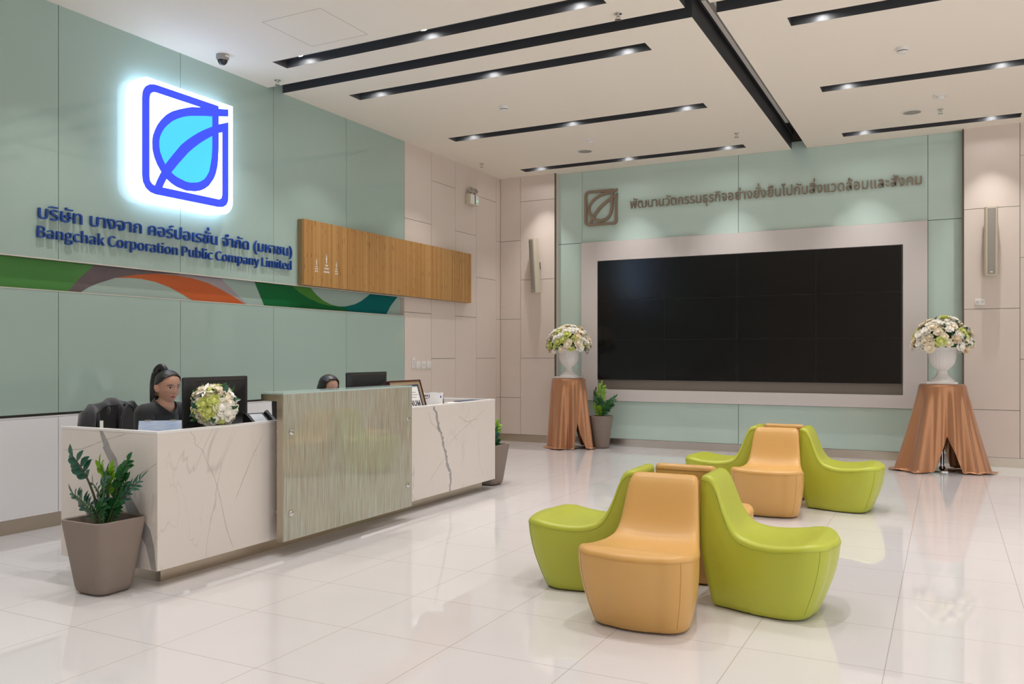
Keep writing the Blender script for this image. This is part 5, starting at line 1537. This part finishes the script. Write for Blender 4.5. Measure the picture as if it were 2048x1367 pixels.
def office_chair(loc, rot, lab):
    t = thing('office_chair', lab, 'office chair', loc, rot)          # faces +X
    bm = B(); prism(bm, rrect(-0.23, 0.25, -0.24, 0.24, 0.07), lambda a, b_, d: (a, b_, d), 0.37, 0.44); obj('seat', bm, M['black'], t, 40)
    bm = B(); prism(bm, rrect(-0.20, 0.20, 0.56, 1.12, 0.09), lambda a, b_, d: (d - 0.06 * (b_ - 0.56), a, b_), -0.30, -0.25); obj('backrest', bm, M['black'], t, 40)
    bm = B(); tube(bm, [(-0.15, 0, 0.36), (-0.31, 0, 0.38), (-0.34, 0, 0.6), (-0.335, 0, 0.8)], 0.022, 10); obj('back_support', bm, M['black'], t, 60)
    bm = B(); cyl(bm, (0, 0, 0.08), (0, 0, 0.37), 0.025, 14); obj('gas_lift', bm, M['steel'], t, 60)
    for k in range(5):
        a = 2 * PI * k / 5 + 0.3
        bm = B(); tube(bm, [(0, 0, 0.10), (0.28 * math.cos(a), 0.28 * math.sin(a), 0.07)], [0.022, 0.014], 8); lg = obj('leg', bm, M['black'], t, 60)
        bm = B(); cyl(bm, (0.28 * math.cos(a) - 0.012 * math.sin(a), 0.28 * math.sin(a) + 0.012 * math.cos(a), 0.03), (0.28 * math.cos(a) + 0.012 * math.sin(a), 0.28 * math.sin(a) - 0.012 * math.cos(a), 0.03), 0.03, 14); obj('caster', bm, M['black'], lg, 60)
    return t
CH1 = (-5.34, 4.40, 0.0)
office_chair(CH1, R(14), 'black office chair of the person with the ponytail')
office_chair((-5.40, 6.30, 0.0), 0.0, 'black office chair behind the raised glass panel')
# jacket over the chair back: thick draped shell with shoulders, collar and hanging sleeves
t = thing('jacket', 'black jacket hung over the back of the office chair behind the desk', 'jacket', CH1, R(14))
bm = B(); n, m = 36, 20; grid = []
for i in range(n + 1):
    u = -1 + 2 * i / n; row = []
    for j in range(m * 2 + 1):
        v = (j - m) / m                                  # -1 back hem .. 0 ridge .. 1 front hem
        top = 1.155 - 0.035 * abs(u) ** 2.5 - 0.05 * max(0, abs(u) - 0.8) * 5
        drop = abs(v) * 0.42
        w = 0.232 + 0.05 * sstep(0.15, 1, abs(v)) + 0.008 * math.sin(9 * v + 4 * u)
        xx = -0.315 + (0.055 + 0.028 * math.sin(7 * u + 3 * v) * abs(v)) * (1 if v > 0 else -1) * min(1, abs(v) * 9) - 0.06 * 0.5
        row.append(bm.verts.new((xx + 0.01 * math.sin(11 * u), u * w, top - drop + (0.012 * math.cos(5 * u) if abs(v) < 0.05 else 0))))
    grid.append(row)
for i in range(n):
    for j in range(2 * m): bm.faces.new((grid[i][j], grid[i + 1][j], grid[i + 1][j + 1], grid[i][j + 1]))
o = obj('shell', bm, M['jacket'], t, 180); add_solid(o, 0.012, 0)
arch = spline([(-0.250, -0.02, 0.86), (-0.254, 0.0, 0.98), (-0.262, 0.045, 1.075), (-0.270, 0.10, 1.115), (-0.266, 0.15, 1.085), (-0.258, 0.19, 0.98), (-0.255, 0.20, 0.90)])
bm = B(); tube(bm, arch, [0.009] * len(arch), 8); obj('collar', bm, M['jacket'], t, 180)
bm = B(); poly(bm, [tuple(v + Vector((0.001, 0, 0))) for v in arch]); o = obj('lining', bm, M['blouse'], t, 0); add_solid(o, 0.004)
for s in (-1, 1):
    bm = B(); tube(bm, [(-0.335, s * 0.20, 1.10), (-0.335, s * 0.262, 1.05), (-0.33, s * 0.285, 0.92), (-0.31, s * 0.285, 0.75), (-0.30, s * 0.28, 0.62)], [0.05, 0.062, 0.062, 0.055, 0.048], 12); obj('sleeve', bm, M['jacket'], t, 180)
